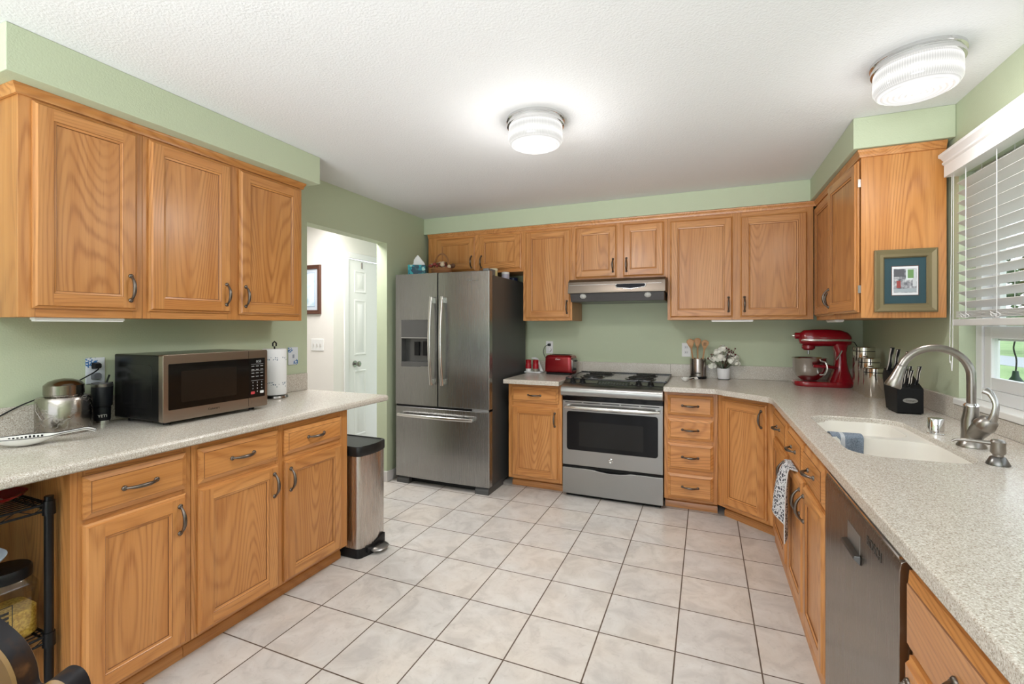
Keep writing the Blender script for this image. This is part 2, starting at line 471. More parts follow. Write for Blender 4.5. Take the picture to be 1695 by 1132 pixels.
def door_mesh(w, h, fw=0.058):
    m = M()
    def r(i): return (i, w - i, i, h - i)
    rq(m, r(0), r(0), 0, 1, 0, -0.009)
    rq(m, r(0), r(0.007), 0, 1, -0.009, -0.012)
    rq(m, r(0.007), r(0.012), 0, 1, -0.012, -0.020)
    a, b = 0.012, fw
    # stiles run full height, rails fit between them
    m.box(a, b, -0.020, -0.013, a, h - a, 0)
    m.box(w - b, w - a, -0.020, -0.013, a, h - a, 0)
    m.box(b, w - b, -0.0197, -0.013, a, b, 1)
    m.box(b, w - b, -0.0197, -0.013, h - b, h - a, 1)
    rq(m, r(b), r(b + 0.0012), 2, 2, -0.0197, -0.018)
    rq(m, r(b + 0.0012), r(b + 0.003), 0, 1, -0.018, -0.016)
    rq(m, r(b + 0.003), r(b + 0.010), 0, 1, -0.016, -0.0145)
    rq(m, r(b + 0.010), r(b + 0.0122), 2, 2, -0.0145, -0.0105)
    c = b + 0.0122
    m.quad((c, -0.0105, c), (w - c, -0.0105, c), (w - c, -0.0105, h - c), (c, -0.0105, h - c), 0)
    m.quad((0, 0, 0), (0, 0, h), (w, 0, h), (w, 0, 0), 0)
    return m.mesh('door', [OV, OH, OGR], 25)

def drawer_mesh(w, h):
    m = M()
    def r(i): return (i, w - i, i, h - i)
    rq(m, r(0), r(0), 1, 1, 0, -0.009)
    rq(m, r(0), r(0.004), 1, 1, -0.009, -0.011)
    rq(m, r(0.004), r(0.019), 1, 1, -0.011, -0.0175)
    rq(m, r(0.019), r(0.0205), 2, 2, -0.0175, -0.020)
    rq(m, r(0.0205), r(0.021), 1, 1, -0.020, -0.020)
    c = 0.021
    m.quad((c, -0.020, c), (w - c, -0.020, c), (w - c, -0.020, h - c), (c, -0.020, h - c), 1)
    m.quad((0, 0, 0), (0, 0, h), (w, 0, h), (w, 0, 0), 1)
    return m.mesh('drawer', [OV, OH, OGR], 25)

def pull_mesh(L=0.118):
    """arched pull along z, standing off towards -y"""
    m = M()
    pts = []; rad = []
    n = 16
    for i in range(n + 1):
        t = i / n * 2 - 1
        pts.append((0, -0.004 - 0.026 * (1 - abs(t) ** 2.4), t * (L / 2 - 0.006)))
        rad.append(0.0042 + 0.0036 * (1 - t * t) ** 1.5)
    m.tube(pts, rad, 8, flat=1.0, up=(1, 0, 0))
    for s in (-1, 1):
        z = s * (L / 2 - 0.006)
        m.lathe([(0.0095, 0), (0.0098, 0.003), (0.007, 0.0065), (0.004, 0.0075)], n=12, tf=Matrix.Translation((0, 0, z)) @ Matrix.Rotation(PI / 2, 4, 'X'))
        m.ball((0, -0.008, z + s * 0.0005), 0.0032, 8)
    return m.mesh('pull', PEWTER, 50)
PULL = pull_mesh()

def add_pull(parent, x, z, horiz):
    o = finish(bpy.data.objects.new('handle', PULL), parent, (x, -0.020, z), (0, PI / 2 if horiz else 0, 0), 0)
    return o

def cabinet(name, label, group, loc, rot, W, z0, z1, D, cols, toe=None, hollow=False, cat='cabinet', loc_z=0):
    """local frame: x along the face, -y out of the face, z up. cols: list of (x0, x1, [(kind, za, zb, pull)])"""
    root = thing(name, label, cat, (loc[0], loc[1], loc_z), rot, group)
    b = M()
    if hollow:      # open box: room for the sink bowls
        b.box(0.001, 0.017, 0.019, D, z0, z1, 0).box(W - 0.017, W - 0.001, 0.019, D, z0, z1, 0).box(0.017, W - 0.017, D - 0.01, D, z0, z1, 0).box(0.017, W - 0.017, 0.019, D - 0.01, z0, z0 + 0.016, 0)
    else:
        b.box(0.001, W - 0.001, 0.019, D, z0 - loc_z, z1 - loc_z, 0)
    obj('carcass', b, [OV], root)
    f = M(); i = 0.012
    xs = [0.0]
    for c in cols: xs += [c[0] + i, c[1] - i]
    xs.append(W)
    for q in range(0, len(xs), 2):
        f.box(xs[q], xs[q + 1], 0, 0.019, z0 - loc_z, z1 - loc_z, 0)
    for c in cols:
        zs = [z0]
        for op in sorted(c[2], key=lambda t: t[1]): zs += [op[1] + i, op[2] - i]
        zs.append(z1)
        for q in range(0, len(zs), 2):
            f.box(c[0] + i, c[1] - i, 0, 0.0185, zs[q] - loc_z, zs[q + 1] - loc_z, 1)
    obj('face_frame', f, OAK, root, bevel=0.0012)
    for c in cols:
        w = c[1] - c[0]
        for kind, za, zb, pull in c[2]:
            h = zb - za
            if kind == 'door':
                o = obj('door', door_mesh(w, h), None, root, (c[0], -0.001, za - loc_z))
                if pull:
                    px = 0.030 if pull[0] == 'L' else w - 0.030
                    pz = h - 0.095 if pull[1] == 'T' else 0.098
                    if h < 0.42: pz = h - 0.07 if pull[1] == 'T' else 0.078
                    add_pull(o, px, pz, False)
            else:
                o = obj('drawer', drawer_mesh(w, h), None, root, (c[0], -0.001, za - loc_z))
                add_pull(o, w / 2, h / 2, True)
    if toe:
        rec, zt = toe
        t = M().box(0, W, rec, rec + 0.016, 0, z0, 1).prism([(rec, 0.0), (rec - 0.016, 0.0), (rec - 0.016, 0.032), (rec - 0.010, 0.045), (rec, 0.050)], 'x', 0, W, 1)
        obj('toe_kick', t, OAK, root)
    return root

# ------------------------------------------------------------------ left run
UZ0, UZ1 = 1.404, 2.244
g = 'oak wall cabinets over the left worktop'
cabinet('wall_cabinet', 'single-door oak wall cabinet at the near end, left of the double one over the microwave', g,
        (-2.35, 0.888), PI / 2, 0.412, UZ0, UZ1, 0.248, [(0.037, 0.386, [('door', 1.438, 2.222, 'RB')])], loc_z=UZ0)
cabinet('wall_cabinet', 'double-door oak wall cabinet on the left wall, above the microwave and paper towels', g,
        (-2.35, 1.301), PI / 2, 0.896, UZ0, UZ1, 0.248, [(0.021, 0.416, [('door', 1.438, 2.222, 'RB')]), (0.466, 0.874, [('door', 1.434, 2.222, 'LB')])], loc_z=UZ0)
# moulding along the top of the wall cabinets
def crown(name, label, path, z):
    """path: list of (x, y) along the outer face, profile pushed outwards on the right-hand side"""
    prof = [(0, -0.012), (0.008, -0.011), (0.010, 0.002), (0.016, 0.012), (0.019, 0.018), (0.019, 0.0255), (0, 0.0255)]
    P = [Vector((p[0], p[1])) for p in path]
    rings = []
    for i, p in enumerate(P):
        d0 = (P[i] - P[i - 1]).normalized() if i else (P[1] - P[0]).normalized()
        d1 = (P[i + 1] - P[i]).normalized() if i < len(P) - 1 else d0
        n0 = Vector((d0.y, -d0.x)); n1 = Vector((d1.y, -d1.x))
        n = (n0 + n1); n = n / max(0.3, n.dot(n0)) if n.length > 1e-6 else n0
        rings.append([(p.x + n.x * a, p.y + n.y * a, z + b) for a, b in prof])
    o = obj(name, M().loft(rings), [OY], smooth=40)
    return tag(o, label, 'molding')
crown('crown_molding', 'oak moulding strip along the top of the left wall cabinets', [(XL, 0.887), (-2.349, 0.887), (-2.349, 2.198), (XL, 2.198)], UZ1 - 0.002)

ZF = 0.885
cabinet('base_cabinet', 'oak base cabinet with one drawer and one door, beside the wire rack', 'oak base cabinets under the left worktop',
        (-1.945, 0.862), PI / 2, 0.391, 0.085, ZF, 0.64, [(0.030, 0.367, [('drawer', 0.716, 0.862, 1), ('door', 0.098, 0.697, 'RT')])], toe=(0.065, 0.05))
cabinet('base_cabinet', 'oak base cabinet with two drawers and two doors, beside the steel step bin', 'oak base cabinets under the left worktop',
        (-1.945, 1.255), PI / 2, 0.898, 0.085, ZF, 0.64,
        [(0.022, 0.412, [('drawer', 0.716, 0.862, 1), ('door', 0.098, 0.697, 'RT')]), (0.448, 0.840, [('drawer', 0.728, 0.852, 1), ('door', 0.098, 0.697, 'LT')])], toe=(0.065, 0.05))
cabinet('base_cabinet', 'unseen oak base cabinet added to shade the open bay, at the near end of the left worktop', 'oak base cabinets under the left worktop',
        (-1.945, -1.29), PI / 2, 1.42, 0.085, ZF, 0.64, [(0.03, 0.68, [('drawer', 0.716, 0.862, 1), ('door', 0.098, 0.697, 'RT')]), (0.74, 1.39, [('drawer', 0.716, 0.862, 1), ('door', 0.098, 0.697, 'LT')])], toe=(0.065, 0.05))  # out-of-view cabinet, added to keep light out of the open bay
wt = M()
edge = [(XL, ZK - 0.038), (-1.905, ZK - 0.038), (-1.898, ZK - 0.032), (-1.896, ZK - 0.012), (-1.903, ZK - 0.003), (-1.915, ZK), (XL, ZK)]
LK = -0.004
t = thing('worktop', 'speckled beige worktop of the left run, carrying the microwave', 'worktop', (XL, 0.9, ZF))
wt.prism([(max(a - XL, 0.0005), b - ZF + LK) for a, b in edge], 'y', -1.3 - 0.9, 2.475 - 0.9)
obj('counter_slab', wt, COUNTER, t, bevel=0.005)
obj('backsplash', M().box(0.0005, 0.018, -2.2, 2.468 - 0.9, ZK - ZF + LK, 1.043 - ZF), COUNTER, t, bevel=0.004)

# ------------------------------------------------------------------ back run
BYF = 3.65
UYF = 3.97
bz0, bz1 = 1.420, 2.245
g = 'oak wall cabinets along the back wall'
def ub(label, x0, x1, z0, cols, D=0.355):
    return cabinet('wall_cabinet', label, g, (x0, UYF), 0, x1 - x0, z0, bz1, D, [(a - x0, b - x0, o) for a, b, o in cols], loc_z=z0)
ub('short two-door oak wall cabinet above the fridge', -2.555, -1.542, 1.872, [(-2.452, -2.033, [('door', 1.905, 2.222, 'RB')]), (-1.988, -1.561, [('door', 1.900, 2.222, 'LB')])])
ub('tall narrow single-door oak wall cabinet between the fridge and the range hood', -1.541, -1.082, bz0, [(-1.516, -1.093, [('door', 1.440, 2.222, 'RB')])])
ub('short two-door oak wall cabinet above the range hood', -1.081, -0.288, 1.765, [(-1.050, -0.693, [('door', 1.785, 2.222, 'RB')]), (-0.641, -0.313, [('door', 1.785, 2.222, 'LB')])])
ub('wide two-door oak wall cabinet in the right part of the back wall, above the flowers', -0.287, 0.722, bz0, [(-0.267, 0.191, [('door', 1.440, 2.215, 'RB')]), (0.241, 0.683, [('door', 1.440, 2.208, 'LB')])])
# cabinet on the right wall, its near door a little ajar
rc = cabinet('wall_cabinet', 'two-door oak wall cabinet on the right wall with a framed picture on its end', 'oak wall cabinet of the right wall', (0.742, 3.968), -PI / 2, 1.048, bz0 - 0.008, 2.262, 0.345,
        [(0.02, 0.535, [('door', 1.440, 2.222, 'RB')])], loc_z=bz0 - 0.008)
o = obj('door', door_mesh(0.480, 0.785), None, rc, (0.555, -0.001, 0.030)); add_pull(o, 0.030, 0.098, False)
o.matrix_basis = Matrix.Translation((1.035, -0.004, 0.030)) @ Matrix.Rotation(math.radians(3.0), 4, 'Z') @ Matrix.Translation((-0.480, 0, 0))
for z in (0.13, 0.68): obj('hinge', M().box(1.036, 1.042, -0.012, 0.004, z, z + 0.04), DARKSTEEL, rc)
crown('crown_molding', 'oak moulding strip along the top of the back and right wall cabinets', [(-2.555, UYF), (0.742, UYF), (0.742, 2.920), (1.085, 2.920)], 2.252)

g = 'oak base cabinets along the back and right walls'
FZ0 = 0.09
def bb(label, x0, x1, cols):
    return cabinet('base_cabinet', label, g, (x0, BYF), 0, x1 - x0, FZ0, 0.892, YB - BYF - 0.005, [(a - x0, b - x0, o) for a, b, o in cols], toe=(0.10, 0.05))
bb('oak base cabinet with one drawer and one door between the fridge and the range', -1.550, -1.078, [(-1.518, -1.105, [('drawer', 0.735, 0.862, 1), ('door', 0.112, 0.703, 'RT')])])
bb('oak bank of four drawers right of the range', -0.287, 0.0785, [(-0.262, 0.050, [('drawer', 0.715, 0.862, 1), ('drawer', 0.535, 0.690, 1), ('drawer', 0.318, 0.508, 1), ('drawer', 0.105, 0.285, 1)])])
A = Vector((0.08, 3.65)); Bc = Vector((0.402, 3.385)); DL = (Bc - A).length; th = math.atan2(Bc.y - A.y, Bc.x - A.x)
cabinet('base_cabinet', 'single-door oak corner base cabinet set diagonally', g, (A.x, A.y), th, DL, FZ0, 0.892, 0.45, [(0.035, DL - 0.045, [('door', 0.112, 0.858, 'RT')])], toe=(0.085, 0.05))
RXF = 0.402
def rb(label, y0, y1, cols, **k):
    return cabinet('base_cabinet', label, g, (RXF, y0), -PI / 2, y0 - y1, FZ0, 0.892, XR - RXF - 0.005, [(y0 - a, y0 - b, o) for a, b, o in cols], toe=(0.02, 0.05), **k)
rb('oak base cabinet of one drawer and one door between corner cabinet and sink', 3.384, 2.768, [(3.27, 2.80, [('drawer', 0.715, 0.860, 1), ('door', 0.112, 0.692, 'RT')])])
rb('oak sink base cabinet with two doors, a patterned dish towel hung over one', 2.767, 1.945, [(2.728, 2.352, [('drawer', 0.715, 0.860, 1), ('door', 0.112, 0.692, 'RT')]), (2.322, 1.962, [('drawer', 0.715, 0.860, 1), ('door', 0.112, 0.692, 'LT')])], hollow=True)
rb('oak base cabinet nearest the camera on the right, past the dishwasher', 1.228, 0.62, [(1.215, 0.66, [('drawer', 0.700, 0.862, 1), ('door', 0.112, 0.685, 'LT')])])

# ------------------------------------------------------------------ L-shaped worktop with the sink cut out
def slab_with_hole(name, outer, hole, z0, z1, mats, parent):
    bm = bmesh.new()
    def loop(pts, z): return [bm.verts.new((p[0], p[1], z)) for p in pts]
    def edges(vs): return [bm.edges.new((vs[i], vs[(i + 1) % len(vs)])) for i in range(len(vs))]
    for z in (z0, z1):
        e = edges(loop(outer, z)) + edges(loop(hole, z))
        bmesh.ops.triangle_fill(bm, use_beauty=True, use_dissolve=False, edges=e)
    for pts in (outer, hole):
        a = loop(pts, z0); b = loop(pts, z1)
        for i in range(len(pts)):
            j = (i + 1) % len(pts); bm.faces.new((a[i], a[j], b[j], b[i]))
    bmesh.ops.remove_doubles(bm, verts=bm.verts, dist=1e-5)
    bmesh.ops.recalc_face_normals(bm, faces=bm.faces)
    me = bpy.data.meshes.new(name); bm.to_mesh(me); bm.free()
    me.materials.append(mats)
    return obj(name, me, None, parent)
CF, CX = 3.555, 0.372       # front edges of the back and the right arm
SX0, SX1, SY0, SY1 = 0.466, 0.828, 1.93, 2.71
root = thing('worktop', 'speckled beige L-shaped worktop of the back and right walls, with the sink let in', 'worktop', (0.6, 3.9, 0.892))
hole = rrect(SX0, SX1, SY0, SY1, 0.10, 7)
outer = [(-0.287, YB - 0.001), (-0.287, CF)]
for i in range(7):      # softened corner
    t_ = i / 6; outer.append((0.045 + 0.06 * t_, CF - 0.055 * t_ * t_))
outer += [(0.335, 3.305), (0.358, 3.280), (0.369, 3.245), (CX, 3.20), (CX, -1.0), (XR - 0.001, -1.0), (XR - 0.001, YB - 0.001)]
L = lambda P: [(x - 0.6, y - 3.9) for x, y in P]
sl = slab_with_hole('counter_slab', L(outer), L(hole), 0.0, ZK - 0.892, COUNTER, root)
bv = sl.modifiers.new('bevel', 'BEVEL'); bv.width = 0.006; bv.segments = 2; bv.limit_method = 'ANGLE'; bv.angle_limit = math.radians(60); bv.harden_normals = True
sp = M().box(-0.287 - 0.6, XR - 0.6 - 0.001, YB - 0.02 - 3.9, YB - 0.001 - 3.9, ZK - 0.892, 1.040 - 0.892)
sp.box(XR - 0.02 - 0.6, XR - 0.001 - 0.6, 2.86 - 3.9, YB - 0.02 - 3.9, ZK - 0.892, 1.030 - 0.892).box(XR - 0.02 - 0.6, XR - 0.001 - 0.6, -1.0 - 3.9, 2.86 - 3.9, ZK - 0.892, 0.998 - 0.892)
obj('backsplash', sp, COUNTER, root, bevel=0.003)
t = thing('worktop', 'short stretch of speckled worktop between the fridge and the range, holding the red toaster', 'worktop', (-1.3, 3.9, 0.892))
obj('counter_slab', M().box(-0.262, 0.222, CF - 3.9, YB - 3.9 - 0.001, 0, ZK - 0.892), COUNTER, t, bevel=0.006)
obj('backsplash', M().box(-0.262, 0.222, YB - 3.9 - 0.02, YB - 3.9 - 0.001, ZK - 0.892, 1.036 - 0.892), COUNTER, t, bevel=0.003)
tag(obj('rear_splash', M().box(-1.078, -0.2875, YB - 0.02, YB - 0.001, 0.935, 1.038), COUNTER, bevel=0.003), 'strip of speckled backsplash directly behind the range', 'backsplash')
# sink: two bowls and a raised divider
SINKM = mat('cream_sink_composite', (0.76, 0.725, 0.66), 0.22)
sk = thing('sink', 'cream double-bowl sink set into the worktop under the window', 'sink', (0.64, 2.31, 0.74))
def bowl(x0, x1, y0, y1, zt, zb, r):
    rings = []
    for ins, z in ((0.0, zt), (0.004, zt - 0.02), (0.012, zb + 0.05), (0.03, zb + 0.012), (0.06, zb)):
        rings.append([(p[0] - 0.64, p[1] - 2.31, z - 0.74) for p in rrect(x0 + ins, x1 - ins, y0 + ins, y1 - ins, max(r - ins * 0.5, 0.02), 6)])
    return M().loft(rings, cap0=False)
ZS = 0.908
obj('near_bowl', bowl(SX0 + 0.001, SX1 - 0.001, SY0 + 0.001, 2.335, ZS, 0.735, 0.085), SINKM, sk, smooth=60)
obj('far_bowl', bowl(SX0 + 0.001, SX1 - 0.045, 2.385, SY1 - 0.001, ZS, 0.760, 0.085), SINKM, sk, smooth=60)
def ring_fill(outer, holes, z, z2):
    bm = bmesh.new(); E = []
    for P in [outer] + holes:
        vs = [bm.verts.new((p[0] - 0.64, p[1] - 2.31, z - 0.74)) for p in P]
        E += [bm.edges.new((vs[i], vs[(i + 1) % len(vs)])) for i in range(len(vs))]
    bmesh.ops.triangle_fill(bm, use_beauty=True, use_dissolve=False, edges=E)
    bmesh.ops.recalc_face_normals(bm, faces=bm.faces)
    me = bpy.data.meshes.new('rim'); bm.to_mesh(me); bm.free(); me.materials.append(SINKM); return me
obj('rim', ring_fill(rrect(SX0 - 0.004, SX1 + 0.004, SY0 - 0.004, SY1 + 0.004, 0.102, 7), [rrect(SX0 + 0.001, SX1 - 0.001, SY0 + 0.001, 2.335, 0.085, 6), rrect(SX0 + 0.001, SX1 - 0.045, 2.385, SY1 - 0.001, 0.085, 6)], ZS, 0), None, sk)
for y in (2.13, 2.54):
    obj('drain', M().lathe([(0.042, 0.0), (0.042, 0.003), (0.03, 0.004), (0.028, 0.001), (0.0, 0.001)], n=20), CHROME, sk, (0.0, y - 2.31, (0.735 if y < 2.3 else 0.760) - 0.74))

# ------------------------------------------------------------------ ceiling lamps
def lamp_glass_mat():
    m = mat('pressed_lamp_glass', (0.10, 0.10, 0.10), 0.12)
    g = G(m)
    co = g.n('TexCoord').outputs['Object']
    sx = g.n('SeparateXYZ', {0: co})
    r = g.math('SQRT', g.math('ADD', g.math('MULTIPLY', sx.outputs[0], sx.outputs[0]), g.math('MULTIPLY', sx.outputs[1], sx.outputs[1])))
    ribs = g.math('ADD', g.math('MULTIPLY', g.math('SINE', g.math('MULTIPLY', r, 330.0)), 0.5), 0.5)
    bottom = g.math('LESS_THAN', sx.outputs[2], -0.128)
    band = g.math('SINE', g.math('MULTIPLY', sx.outputs[2], 120.0))
    ang = g.math('ARCTAN2', sx.outputs[1], sx.outputs[0])
    flute = g.math('MULTIPLY', g.math('SINE', g.math('MULTIPLY', ang, 110.0)), 0.10)
    side = g.math('ADD', g.math('ADD', g.math('MULTIPLY', band, 0.16), 0.84), flute)
    e = g.n('Mix', {0: bottom, 2: side, 3: g.math('ADD', g.math('MULTIPLY', ribs, 0.42), 0.60)}, data_type='FLOAT').outputs[0]
    g.p.inputs['Emission Color'].default_value = (1.0, 0.985, 0.95, 1)
    g.link(g.math('MULTIPLY', e, 0.66), g.p.inputs['Emission Strength'])
    return m
LG = lamp_glass_mat()
def ceiling_lamp(label, x, y, power, glow):
    t = thing('ceiling_light', label, 'ceiling light', (x, y, ZC), 0, 'flush ceiling lights')
    obj('mounting_ring', M().lathe([(0.150, 0.0), (0.150, -0.012), (0.142, -0.016), (0.142, -0.022), (0.147, -0.026), (0.147, -0.038), (0.136, -0.042), (0.0, -0.042)], n=56), CHROME, t, smooth=35)
    gl = M().lathe([(0.130, -0.040), (0.139, -0.044), (0.140, -0.075), (0.136, -0.083), (0.140, -0.090), (0.139, -0.112), (0.130, -0.128), (0.112, -0.137), (0.106, -0.134), (0.095, -0.141), (0.085, -0.137),
                    (0.074, -0.143), (0.064, -0.139), (0.054, -0.144), (0.044, -0.140), (0.033, -0.145), (0.022, -0.141), (0.012, -0.146), (0.0, -0.146)], n=64)
    obj('glass_shade', gl, LG, t, smooth=40)
    bulb('ceiling_lamp_glow', (x, y, ZC - 0.27), glow, 0.12, (1.0, 0.98, 0.955))
    spot('ceiling_lamp_light', (x, y, ZC - 0.155), power, 0.10, (1.0, 0.98, 0.955))
ceiling_lamp('drum-shaped glass ceiling light in the middle of the ceiling', -0.815, 2.275, 42, 5.5)
ceiling_lamp('drum-shaped glass ceiling light near the window', 0.775, 2.335, 11, 2.6)

# under-cabinet light bars
def bar(label, x0, x1, y0, y1, z):
    t = thing('under_cabinet_light', label, 'light bar', ((x0 + x1) / 2, (y0 + y1) / 2, z - 0.016), 0, 'slim light bars under the wall cabinets')
    hx, hy = (x1 - x0) / 2, (y1 - y0) / 2
    obj('housing', M().box(-hx, hx, -hy, hy, 0.006, 0.016), PLASTIC_W, t, bevel=0.002)
    obj('diffuser', M().box(-hx + 0.004, hx - 0.004, -hy + 0.004, hy - 0.004, 0, 0.006), mat('diffuser_white', (0.85, 0.85, 0.84), 0.3), t)
bar('slim white light bar under the left wall cabinets', -2.40, -2.365, 0.94, 1.24, UZ0)
bar('slim white light bar under the back wall cabinets above the flowers', 0.04, 0.335, 3.985, 4.03, bz0)
bar('short white light bar under the corner cabinets above the stand mixer', 0.765, 0.815, 3.56, 3.80, bz0 - 0.008)

# ------------------------------------------------------------------ fridge
fr = thing('refrigerator', 'stainless french-door refrigerator with water dispenser and bottom freezer drawer', 'fridge', (-2.07, 3.40, 0))
obj('cabinet_body', M().box(-0.450, 0.442, 0.075, 0.86, 0.03, 1.795), FRIDGESIDE, fr, bevel=0.008)
def bowed(x0, x1, z0, z1, d, bow=0.010, n=10):
    m = M(); poly = []
    for i in range(n + 1):
        t_ = i / n; x = x0 + (x1 - x0) * t_
        poly.append((x, -bow * (1 - (2 * (x / 0.914)) ** 2)))
    poly += [(x1, d), (x0, d)]
    return m.prism(poly, 'z', z0, z1)
ld = bowed(-0.457, -0.0265, 0.690, 1.822, 0.062)
# left door with a recess for the dispenser
def panel_with_recess():
    m = M(); x0, x1, z0, z1 = -0.457, -0.0265, 0.690, 1.822
    a0, a1, b0, b1 = -0.392, -0.112, 1.025, 1.425
    f = lambda x: -0.010 * (1 - (2 * (x / 0.914)) ** 2)
    xs = [x0, a0, (a0 + a1) / 2, a1, x1]; zs = [z0, b0, b1, z1]
    for i in range(4):
        for j in range(3):
            if j == 1 and i in (1, 2): continue
            m.quad((xs[i], f(xs[i]), zs[j]), (xs[i + 1], f(xs[i + 1]), zs[j]), (xs[i + 1], f(xs[i + 1]), zs[j + 1]), (xs[i], f(xs[i]), zs[j + 1]))
    m.quad((x0, f(x0), z0), (x0, f(x0), z1), (x0, .062, z1), (x0, .062, z0)); m.quad((x1, f(x1), z0), (x1, f(x1), z1), (x1, .062, z1), (x1, .062, z0))
    m.quad((x0, .062, z0), (x1, .062, z0), (x1, .062, z1), (x0, .062, z1))
    for z in (z0, z1): m.add([(x0, f(x0), z), (a0, f(a0), z), ((a0 + a1) / 2, f((a0 + a1) / 2), z), (a1, f(a1), z), (x1, f(x1), z), (x1, .062, z), (x0, .062, z)], [tuple(range(7))])
    return m
ldo = obj('door', panel_with_recess(), FRIDGE, fr)
rdo = obj('door', bowed(-0.0185, 0.457, 0.690, 1.822, 0.062), FRIDGE, fr, bevel=0.006)
dz = obj('freezer_drawer', bowed(-0.457, 0.457, 0.058, 0.672, 0.062), FRIDGE, fr, bevel=0.006)
DISP = mat('dispenser_grey', (0.115, 0.115, 0.115), 0.25, 0.4)
dm = M()
dm.box(-0.392, -0.112, 0.058, 0.0615, 1.025, 1.425).box(-0.394, -0.390, -0.004, 0.06, 1.025, 1.425).box(-0.114, -0.110, -0.007, 0.06, 1.025, 1.425)
dm.box(-0.392, -0.112, -0.005, 0.06, 1.262, 1.425)
dm.box(-0.392, -0.112, -0.008, 0.06, 1.020, 1.062)
dis = obj('dispenser', dm, DISP, ldo, label='grey recessed ice and water dispenser')
bm_ = M().box(-0.392, -0.112, -0.0095, -0.006, 1.268, 1.272)
obj('control_strip', bm_, CHROME, ldo)
obj('paddle', M().box(-0.285, -0.240, 0.035, 0.055, 1.115, 1.235).box(-0.200, -0.150, 0.035, 0.055, 1.115, 1.240), BLACK, ldo)
HND = mat('handle_stainless', (0.68, 0.67, 0.65), 0.25, 1.0)
for x, p in ((-0.068, ldo), (0.038, rdo)):
    pts = []; n = 14
    for i in range(n + 1):
        t_ = i / n * 2 - 1
        pts.append((x, -0.040 - 0.030 * (1 - t_ * t_), 1.245 + t_ * 0.372))
    h = M().tube(pts, 0.0155, 8, flat=0.8, up=(1, 0, 0))
    h.box(x - 0.012, x + 0.012, -0.048, -0.006, 0.880, 0.925).box(x - 0.012, x + 0.012, -0.048, -0.006, 1.565, 1.610)
    obj('handle', h, HND, p, bevel=0.002, smooth=50)
pts = [(-0.405 + 0.73 * i / 14, -0.045 - 0.022 * (1 - (i / 7 - 1) ** 2), 0.605) for i in range(15)]
h = M().tube(pts, 0.0155, 8, flat=0.8).box(-0.40, -0.36, -0.05, -0.005, 0.593, 0.617).box(0.28, 0.32, -0.05, -0.005, 0.593, 0.617)
obj('handle', h, HND, dz, bevel=0.002, smooth=50)
obj('gasket', M().box(-0.452, 0.452, 0.006, 0.075, 0.674, 0.688).box(-0.0262, -0.0188, 0.004, 0.07, 0.69, 1.82), BLACK, fr)
obj('hinge_cap', M().box(0.30, 0.452, 0.0, 0.07, 0.6725, 0.6895), mat('hinge_grey', (0.30, 0.30, 0.30), 0.4, 0.5), fr)
obj('hinge_cap', M().prism(rrect(0.385, 0.44, 0.02, 0.16, 0.01), 'z', 1.796, 1.842), mat('hinge_cover', (0.14, 0.14, 0.14), 0.5), fr)
FOOT = mat('foot_grey', (0.07, 0.07, 0.07), 0.5)
obj('base_grille', M().box(-0.40, 0.40, 0.05, 0.09, 0.012, 0.056), BLACKM, fr)
for x in (-0.445, 0.325):
    obj('foot', M().prism([(0.0, 0.0), (0.0, 0.035), (0.02, 0.055), (0.30, 0.055), (0.30, 0.0)], 'x', x, x + 0.125), FOOT, fr, bevel=0.004)
text('emblem', 'Whirlpool', 0.020, mat('emblem_grey', (0.55, 0.55, 0.55), 0.3, 1.0), rdo, (0.305, -0.0085, 1.745), (PI / 2, 0, 0), sx=1.25)

# things on the fridge
def leaf_mat():
    m = mat('teal_leaf_print', rough=0.5); g = G(m)
    v = g.n('TexVoronoi', {'Vector': g.coord((1, 1.6, 0.8)), 'Scale': 46.0}, distance='EUCLIDEAN').outputs[1]
    s = g.n('SeparateColor', {0: v}).outputs[0]
    c = g.ramp(s, [(0.0, (0.005, 0.05, 0.09)), (0.35, (0.0, 0.20, 0.27)), (0.6, (0.01, 0.33, 0.37)), (0.8, (0.30, 0.55, 0.50)), (0.93, (0.02, 0.10, 0.12))], 'CONSTANT')
    g.link(c, g.p.inputs['Base Color']); return m
tb = thing('tissue_box', 'teal leaf-patterned tissue box on top of the fridge', 'tissue box', (-2.43, 3.60, 1.7965), 0.45)
obj('carton', M().box(-0.077, 0.077, -0.077, 0.077, 0, 0.125), leaf_mat(), tb, bevel=0.002)
ts = M(); rings = []
for i in range(6):
    t_ = i / 5
    rings.append([(math.cos(a) * (0.055 * (1 - t_) ** 0.8 + 0.004) * (1 + 0.3 * math.sin(3 * a + i)), math.sin(a) * (0.022 * (1 - t_) + 0.004) * (1 + 0.35 * math.cos(2 * a + i)), 0.122 + 0.10 * t_) for a in [2 * PI * q / 12 for q in range(12)]])
ts.loft(rings)
obj('tissue', ts, mat('tissue_white', (0.85, 0.85, 0.86), 0.9), tb, smooth=60)
bk = thing('wicker_basket', 'small wicker basket of dried flowers on top of the fridge beside the tissue box', 'basket', (-2.215, 3.66, 1.7965)); bk.scale = (1.3, 1.2, 1.25)
WICK = mat('wicker_brown', (0.30, 0.13, 0.05), 0.6)
b = M()
for q in range(7):
    b.tube([(0.075 * (0.8 + 0.035 * q) * math.cos(a), 0.055 * (0.8 + 0.035 * q) * math.sin(a), 0.008 + 0.011 * q) for a in [2 * PI * i / 24 for i in range(24)]], 0.0062, 6, closed=True)
b.lathe([(0.0, 0.004), (0.060, 0.004), (0.075, 0.075)], n=20, sy=0.75)
obj('bowl', b, WICK, bk, smooth=60)
obj('handle', M().tube([(0.062 * math.cos(a), 0.0, 0.07 + 0.115 * math.sin(a)) for a in [PI * i / 14 for i in range(15)]], 0.006, 6), WICK, bk, smooth=60)
